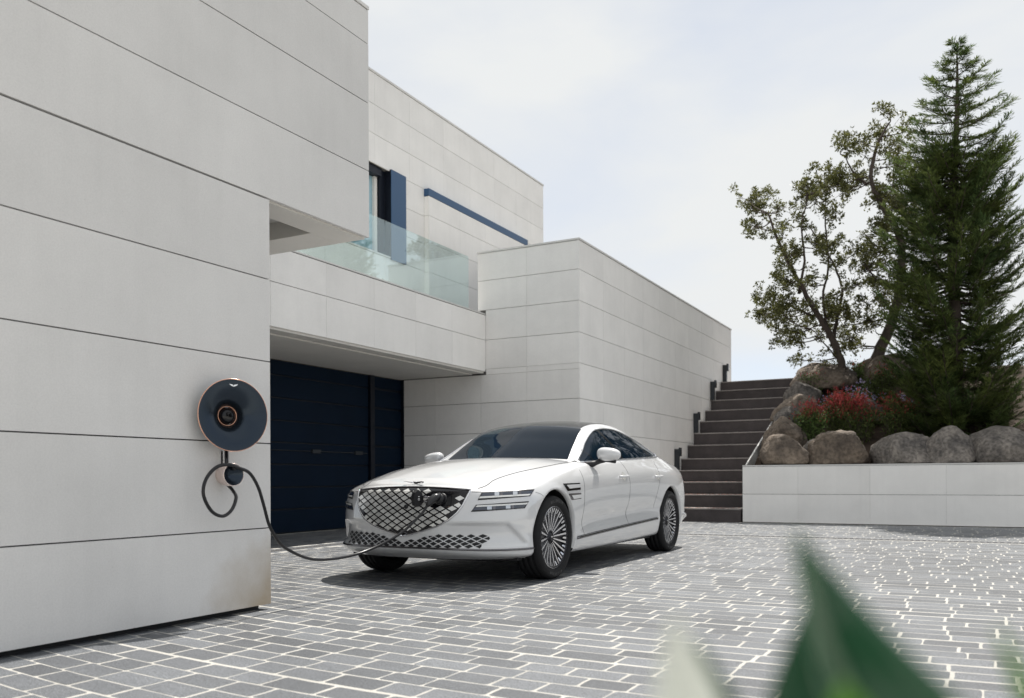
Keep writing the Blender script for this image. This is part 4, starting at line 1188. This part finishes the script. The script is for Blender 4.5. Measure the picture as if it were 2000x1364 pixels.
    for j in range(B2 + 1):
        th = math.pi * j / B2
        for i in range(A_):
            ph = 2 * math.pi * i / A_
            e = lambda c, p_: math.copysign(abs(c) ** p_, c)
            x = e(math.cos(th), .75); rr = e(math.sin(th), .75)
            y = rr * math.cos(ph); z = rr * e(math.sin(ph), .8)
            taper = .72 + .28 * (1 - (x * .5 + .5))                      # slimmer towards the tip
            yy = y * .085 * taper if y < 0 else y * .055 * taper
            zz_ = z * .074 * taper - .012 * (x * .5 + .5)
            mv.append(cen + Vector((sg * x * .115, yy, zz_)))
    for j in range(B2):
        for i in range(A_): mf.append((j * A_ + i, j * A_ + (i + 1) % A_, (j + 1) * A_ + (i + 1) % A_, (j + 1) * A_ + i))
    mesh('mirror_cap', mv, mf, 'white_paint', mr, True)
    ma = MB(); ma.tube([Vector(v) for v in crom([tuple(base + Vector((-sg * .05, 0, -.02))), tuple(base + Vector((sg * .02, .03, -.005))), tuple(cen + Vector((-sg * .06, .01, -.062))), tuple(cen + Vector((sg * .06, .01, -.076)))], 5)], [.030] * 6 + [.024] * 5 + [.017] * 5, 8)
    ma.build('mirror_arm', 'black_plastic', mr, True)
# underbody
ub_ = MB(); ub_.box(-.82, .82, .42, .50, .19, .40); ub_.box(-.60, .60, .44, 4.7, .17, .42); ub_.box(-.84, .84, 1.30, 3.55, .185, .40); ub_.box(-.80, .80, 4.42, 4.78, .25, .45)
ub_.build('underbody', 'black_plastic', car)
cb_ = MB(); cb_.box(-.78, .78, .55, 4.75, .43, .72); cb_.box(-.74, .74, 1.6, 4.4, .70, .97); cb_.build('interior', 'black_plastic', car)
# ---- wheels
def make_wheel():
    w = empty('wheel', (0, 0, 0), car)
    def lathe(prof, n=56):                                             # prof: (radius, x)
        mb = MB()
        for rr, x in prof:
            for k in range(n): a = 2 * math.pi * k / n; mb.V.append((x, math.cos(a) * rr, math.sin(a) * rr))
        for i in range(len(prof) - 1):
            for k in range(n): mb.F.append((i * n + k, i * n + (k + 1) % n, (i + 1) * n + (k + 1) % n, (i + 1) * n + k))
        return mb
    ty = lathe([(.262, .095), (.272, .112), (.290, .120), (.310, .1215), (.330, .116), (.343, .102), (.350, .080), (.350, .052), (.345, .0505), (.345, .047), (.350, .046), (.350, .004), (.344, .003), (.344, -.003), (.350, -.004), (.350, -.046), (.345, -.047), (.345, -.0505), (.350, -.052), (.350, -.080), (.343, -.102), (.315, -.120), (.28, -.118), (.255, -.10)])
    tyre = ty.build('tyre', 'rubber', w, True)
    gro = MB()                                                          # shoulder sipes
    for k in range(72):
        a = 2 * math.pi * k / 72; c_, s_ = math.cos(a), math.sin(a)
        for x0, x1 in ((.056, .105), (-.105, -.056)):
            t = .0022; r0_ = .3502 if x0 > 0 else .340; r1_ = .340 if x0 > 0 else .3502
            P = [(x0, c_ * r0_ - s_ * t, s_ * r0_ + c_ * t), (x0, c_ * r0_ + s_ * t, s_ * r0_ - c_ * t), (x1, c_ * r1_ + s_ * t, s_ * r1_ - c_ * t), (x1, c_ * r1_ - s_ * t, s_ * r1_ + c_ * t)]
            gro.add(P, [(0, 1, 2, 3)])
    gro.build('tread_sipes', 'gap_line', tyre)
    rim = lathe([(.20, -.09), (.245, -.06), (.245, .06), (.252, .085), (.262, .097), (.262, .101), (.256, .103), (.247, .097), (.243, .080), (.243, .02)]).build('rim', 'rim_dark', w, True)
    lathe([(.257, .1035), (.2625, .1025), (.2625, .0985)]).build('rim_edge', 'machined', rim, True)
    lathe([(.0, .015), (.16, .015), (.165, .0), (.165, -.02)]).build('brake_disc', 'dark_chrome', w, True)
    sp = MB(); dk = MB(); n = 20
    for k in range(n):
        a = 2 * math.pi * (k + .25) / n
        def at(rr, t, x): return (x, math.cos(a) * rr - math.sin(a) * t, math.sin(a) * rr + math.cos(a) * t)
        def blade(mb, prof):
            k0 = len(mb.V)
            for rr, hw, x in prof: mb.V += [at(rr, hw, x), at(rr, -hw, x), at(rr, -hw * .8, x - .022), at(rr, hw * .8, x - .022)]
            for i in range(len(prof) - 1):
                for e in range(4): mb.F.append((k0 + i * 4 + e, k0 + i * 4 + (e + 1) % 4, k0 + (i + 1) * 4 + (e + 1) % 4, k0 + (i + 1) * 4 + e))
        blade(sp, [(.058, .0042, .066), (.11, .0056, .074), (.17, .0066, .083), (.215, .0074, .090), (.245, .0082, .097)])
        a += math.pi / n
        blade(sp, [(.210, .0050, .084), (.224, .0075, .090), (.246, .0090, .097)])
        blade(dk, [(.06, .012, .052), (.15, .016, .062), (.245, .02, .075)])
    sp.build('spokes', 'machined', w); dk.build('spoke_backs', 'rim_dark', w)
    hub = lathe([(.0, .078), (.030, .078), (.034, .074), (.034, .066), (.062, .062), (.066, .05), (.07, .03)], 32).build('hub', 'rim_dark', w, True)
    for k in range(5):
        a = 2 * math.pi * (k + .5) / 5; lg = MB(); c_ = Vector((.060, math.cos(a) * .047, math.sin(a) * .047)); lg.tube([c_, c_ + Vector((.008, 0, 0))], .0085, 6); lg.build('lug_nut', 'gap_line', hub)
    em = MB(); em.add([(.0795, -.022, .006), (.0795, 0, -.004), (.0795, .022, .006), (.0795, .010, .010), (.0795, 0, .006), (.0795, -.010, .010)], [(0, 1, 4, 5), (1, 2, 3, 4)]); em.build('cap_emblem', 'silver', hub)
    return w, tyre
def text_mesh(body, size, name):
    cu = bpy.data.curves.new(name, 'FONT'); cu.body = body; cu.size = size; cu.align_x = 'CENTER'; cu.align_y = 'CENTER'; cu.resolution_u = 2; cu.extrude = .0004
    o = bpy.data.objects.new(name, cu); C.objects.link(o)
    dg = bpy.context.evaluated_depsgraph_get(); me = bpy.data.meshes.new_from_object(o.evaluated_get(dg))
    bpy.data.objects.remove(o); return me
wh, tyre = make_wheel()
glyphs = {c: text_mesh(c, .036, 'letter') for c in set('MICHELIN')}
let = MB()
for st_ in (-112, 68):
    for i, c in enumerate('MICHELIN'):
        a = R(st_ + i * 5.6)                                            # runs round the sidewall, tops outwards
        me = glyphs[c]
        cy, cz = math.cos(a), math.sin(a)
        # letter x axis -> tangent, y axis -> radial
        vs = [(.1222 + v.co.z * 1.0, cy * (.306 + v.co.y) - cz * v.co.x * -1 * -1, cz * (.306 + v.co.y) + cy * v.co.x) for v in me.vertices]
        let.add(vs, [tuple(p.vertices) for p in me.polygons])
tag(let.build('sidewall_letters', 'rubber_letter', tyre), kind='stuff')
wh.location = (.820, FA, WR)
w2 = dup(wh, car, (.822, RA, WR)); w3 = dup(wh, car, (-.820, FA, WR), (0, 0, math.pi)); w4 = dup(wh, car, (-.822, RA, WR), (0, 0, math.pi))
# ---- winged emblem on the bonnet
def emblem(scale):
    """flat winged badge in its own XZ plane, facing -Y: returns wings and shield vertex/face lists"""
    wing = []; F_ = []
    up = [(.10, .10), (.25, .16), (.5, .20), (.8, .26), (1.0, .30)]; lo = [(.0, -.30), (.25, -.22), (.5, -.12), (.8, .04), (.98, .22)]
    for sg in (1, -1):
        k = len(wing)
        for (a, b), (c, d) in zip(up, lo): wing += [(sg * a * scale, b * scale), (sg * c * scale, d * scale)]
        for i in range(4): F_.append((k + 2 * i, k + 2 * i + 1, k + 2 * i + 3, k + 2 * i + 2))
    return wing, F_
wv, wf = emblem(.092)
P = []
for a, b in wv:
    p = above(a, .190 - b * .95, .006) + Vector((0, 0, max(0, b) * .35 + (b + .0276) * .25)); P.append(p)
wv2, wf2 = emblem(.099)
eb0 = mesh('emblem_outline', [above(a, .190 - b * .95 + .003, .004) + Vector((0, 0, max(0, b) * .35 + (b + .0276) * .25)) for a, b in wv2], wf2, 'gap_line', car)
eb = mesh('bonnet_emblem', P, wf, 'chrome', car)
md = eb.modifiers.new('thickness', 'SOLIDIFY'); md.thickness = .003
K = 16; P = [above(math.cos(6.283 * i / K) * .023, .190 - math.sin(6.283 * i / K) * .018, .014) + Vector((0, 0, math.sin(6.283 * i / K) * .012)) for i in range(K)]
mesh('emblem_shield', P, [tuple(range(K))], 'dark_chrome', eb)
# ---- charging port in the grille with its opened lid
pc = front(port[0], port[1], .0)
sock = MB(); sock.tube([pc + Vector((0, .03, 0)), pc + Vector((0, -.012, 0))], .048, 20); sk = sock.build('charge_port', 'black_plastic', car, True)
fr_ = quadpatch('port_frame', 'gloss_black', [(port[0] - .085, port[1] - .050), (port[0] + .085, port[1] - .050), (port[0] + .075, port[1] + .052), (port[0] - .075, port[1] + .052)], lambda l, z: front(l, z, .0075), sk, 8, 5)
hx = front(.16, .685, .0)
lid = MB(); lx, ly, lz = hx.x, hx.y - .062, hx.z + .004
pr_ = [(-.042, 0), (-.030, .052), (.0, .078), (.028, .052), (.040, .0), (.028, -.05), (.0, -.066), (-.030, -.05)]
ln_ = len(pr_)
# the lid stands out at a right angle to the grille: plate in the YZ plane, slightly turned
lid.add([(lx - .014 + y * .45, ly + y, lz + z) for y, z in pr_] + [(lx + .014 + y * .45, ly + y, lz + z * .92) for y, z in pr_], [tuple(range(ln_))[::-1], tuple(range(ln_, 2 * ln_))] + [(i, (i + 1) % ln_, ln_ + (i + 1) % ln_, ln_ + i) for i in range(ln_)])
ld = lid.build('port_lid', 'black_plastic', car)
arm = MB()
for dz in (.014, -.022): arm.tube([(lx + .01, ly + .01, lz + dz), (port[0] - .06, pc.y - .010, lz + dz - .004)], .007, 8)
arm.build('lid_arm', 'dark_chrome', ld, True)
mk = MB()
for (y0, y1, z0, z1) in ((-.006, .006, .014, .020), (-.007, .007, -.012, -.008), (-.007, .007, .000, .004), (-.007, -.004, -.010, .002), (.004, .007, -.010, .002)):
    mk.add([(lx + .0155 + y0 * .45, ly + y0, lz + z0), (lx + .0155 + y1 * .45, ly + y1, lz + z0), (lx + .0155 + y1 * .45, ly + y1, lz + z1), (lx + .0155 + y0 * .45, ly + y0, lz + z1)], [(0, 1, 2, 3)])
mk.build('lid_mark', 'white_print', ld)
cm = front(.035, .622, .006); b_ = MB(); b_.tube([cm + Vector((0, .01, 0)), cm + Vector((0, -.012, 0))], [.020, .016], 12); b_.build('front_camera', 'gloss_black', car, True)

# ================================================================== CHARGER AND CABLE
WX = -4.065
ch = empty('wall_charger', (WX, 3.86, 1.22))
tag(ch, 'round dark blue wall charger shaped like a shallow horn with copper rim', 'charger')
disc = empty('horn', (.108, -.034, .012), ch); disc.rotation_euler = (0, 0, R(-20))
def lathe_x(prof, n=72):
    mb = MB()
    for rr, x in prof:
        for k in range(n): a = 2 * math.pi * k / n; mb.V.append((x, math.cos(a) * rr, math.sin(a) * rr))
    for i in range(len(prof) - 1):
        for k in range(n): mb.F.append((i * n + k, i * n + (k + 1) % n, (i + 1) * n + (k + 1) % n, (i + 1) * n + k))
    return mb
lathe_x([(.056, -.082), (.059, -.066), (.065, -.046), (.075, -.024), (.090, -.004), (.112, .014), (.140, .027), (.172, .035), (.200, .0385), (.2150, .0395)]).build('bell', 'disc_blue', disc, True)
lathe_x([(.2150, .0395), (.2172, .0400), (.2188, .0375), (.2188, .0335), (.2165, .029)]).build('copper_rim', 'copper', disc, True)
lathe_x([(.2165, .029), (.2120, .025), (.16, .015), (.10, -.03), (.085, -.07)]).build('outer_shell', 'disc_blue', disc, True)
lathe_x([(.053, -.060), (.0555, -.050), (.0590, -.048), (.0610, -.053), (.0610, -.062)], 48).build('inner_ring', 'copper', disc, True)
lathe_x([(.0, -.026), (.020, -.026), (.034, -.030), (.044, -.040), (.050, -.054), (.053, -.075)], 48).build('socket_plug', 'gloss_black', disc, True)
grp = MB(); grp.tube([(-.024, -.010, .0), (-.016, -.012, .014), (-.016, .006, .018), (-.024, .012, -.008)], .008, 8); grp.build('plug_grip', 'cable_black', disc, True)
wv, wf = emblem(.026)
mesh('charger_emblem', [(.0405, a * 1.0, .178 + b) for a, b in wv], wf, 'silver', disc)
pole = MB(); pole.tube([(.035, .0, -.17), (.035, .0, -.36)], .0125, 12); pole.build('stem', 'gloss_black', ch, True)
bk = MB(); bk.box(.0, .012, -.022, .022, -.34, -.20); bk.build('back_plate', 'silver', ch)
cup = empty('cable_holder', (.02, -.0, -.345), ch); cup.rotation_euler = (0, R(0), R(-14))
lathe_x([(.0, .070), (.020, .072), (.045, .086), (.060, .100), (.0645, .104)], 48).build('cup_face', 'disc_blue', cup, True)
lathe_x([(.0645, .104), (.0675, .105), (.0690, .100), (.0690, .05), (.062, .0), (.055, -.02)], 48).build('cup_shell', 'pale_metal', cup, True)
hk = MB(); hk.tube([(.07, 0, .035), (.118, 0, .038)], [.010, .012], 10); hk.build('hook', 'gloss_black', cup, True)

cable = empty('charging_cable', (WX + .12, 3.87, .9))
tag(cable, 'black charging cable looped on the holder and sagging across to the car', 'cable')
K0 = Vector((WX + .12, 3.87, .9))
cp = [(-4.03, 3.862, .82), (-3.985, 3.866, .78), (-3.95, 3.858, .735), (-3.94, 3.81, .662), (-3.935, 3.735, .630), (-3.94, 3.655, .665), (-3.945, 3.602, .76), (-3.94, 3.618, .85), (-3.935, 3.690, .918), (-3.925, 3.775, .935), (-3.925, 3.862, .915), (-3.915, 3.935, .885), (-3.905, 3.995, .80), (-3.905, 4.045, .68), (-3.91, 4.09, .57), (-3.925, 4.16, .49), (-3.945, 4.29, .395), (-3.955, 4.59, .300), (-3.955, 5.05, .306), (-3.85, 5.38, .42), (-3.765, 5.555, .565), (-3.74, 5.615, .635)]
cb2 = MB(); cb2.tube([Vector(v) - K0 for v in crom(cp, 10)], .0105, 10); cb2.build('cord', 'cable_black', cable, True)
pw = Vector((-4.05, 5.72, 0)) + pc - K0
e0 = Vector(cp[-1]) - K0
plug = MB()
plug.tube([pw + Vector((0, .012, 0)), pw + Vector((0, -.045, .0)), pw + Vector((0, -.06, .0))], [.044, .044, .038], 16)
plug.tube([pw + Vector((0, -.03, .018)), pw + Vector((-.010, -.085, .012)), pw + Vector((-.022, -.115, -.012)), e0 + Vector((.003, .012, .012)), e0], [.034, .034, .029, .020, .013], 12)
plug.build('plug', 'cable_black', cable, True)
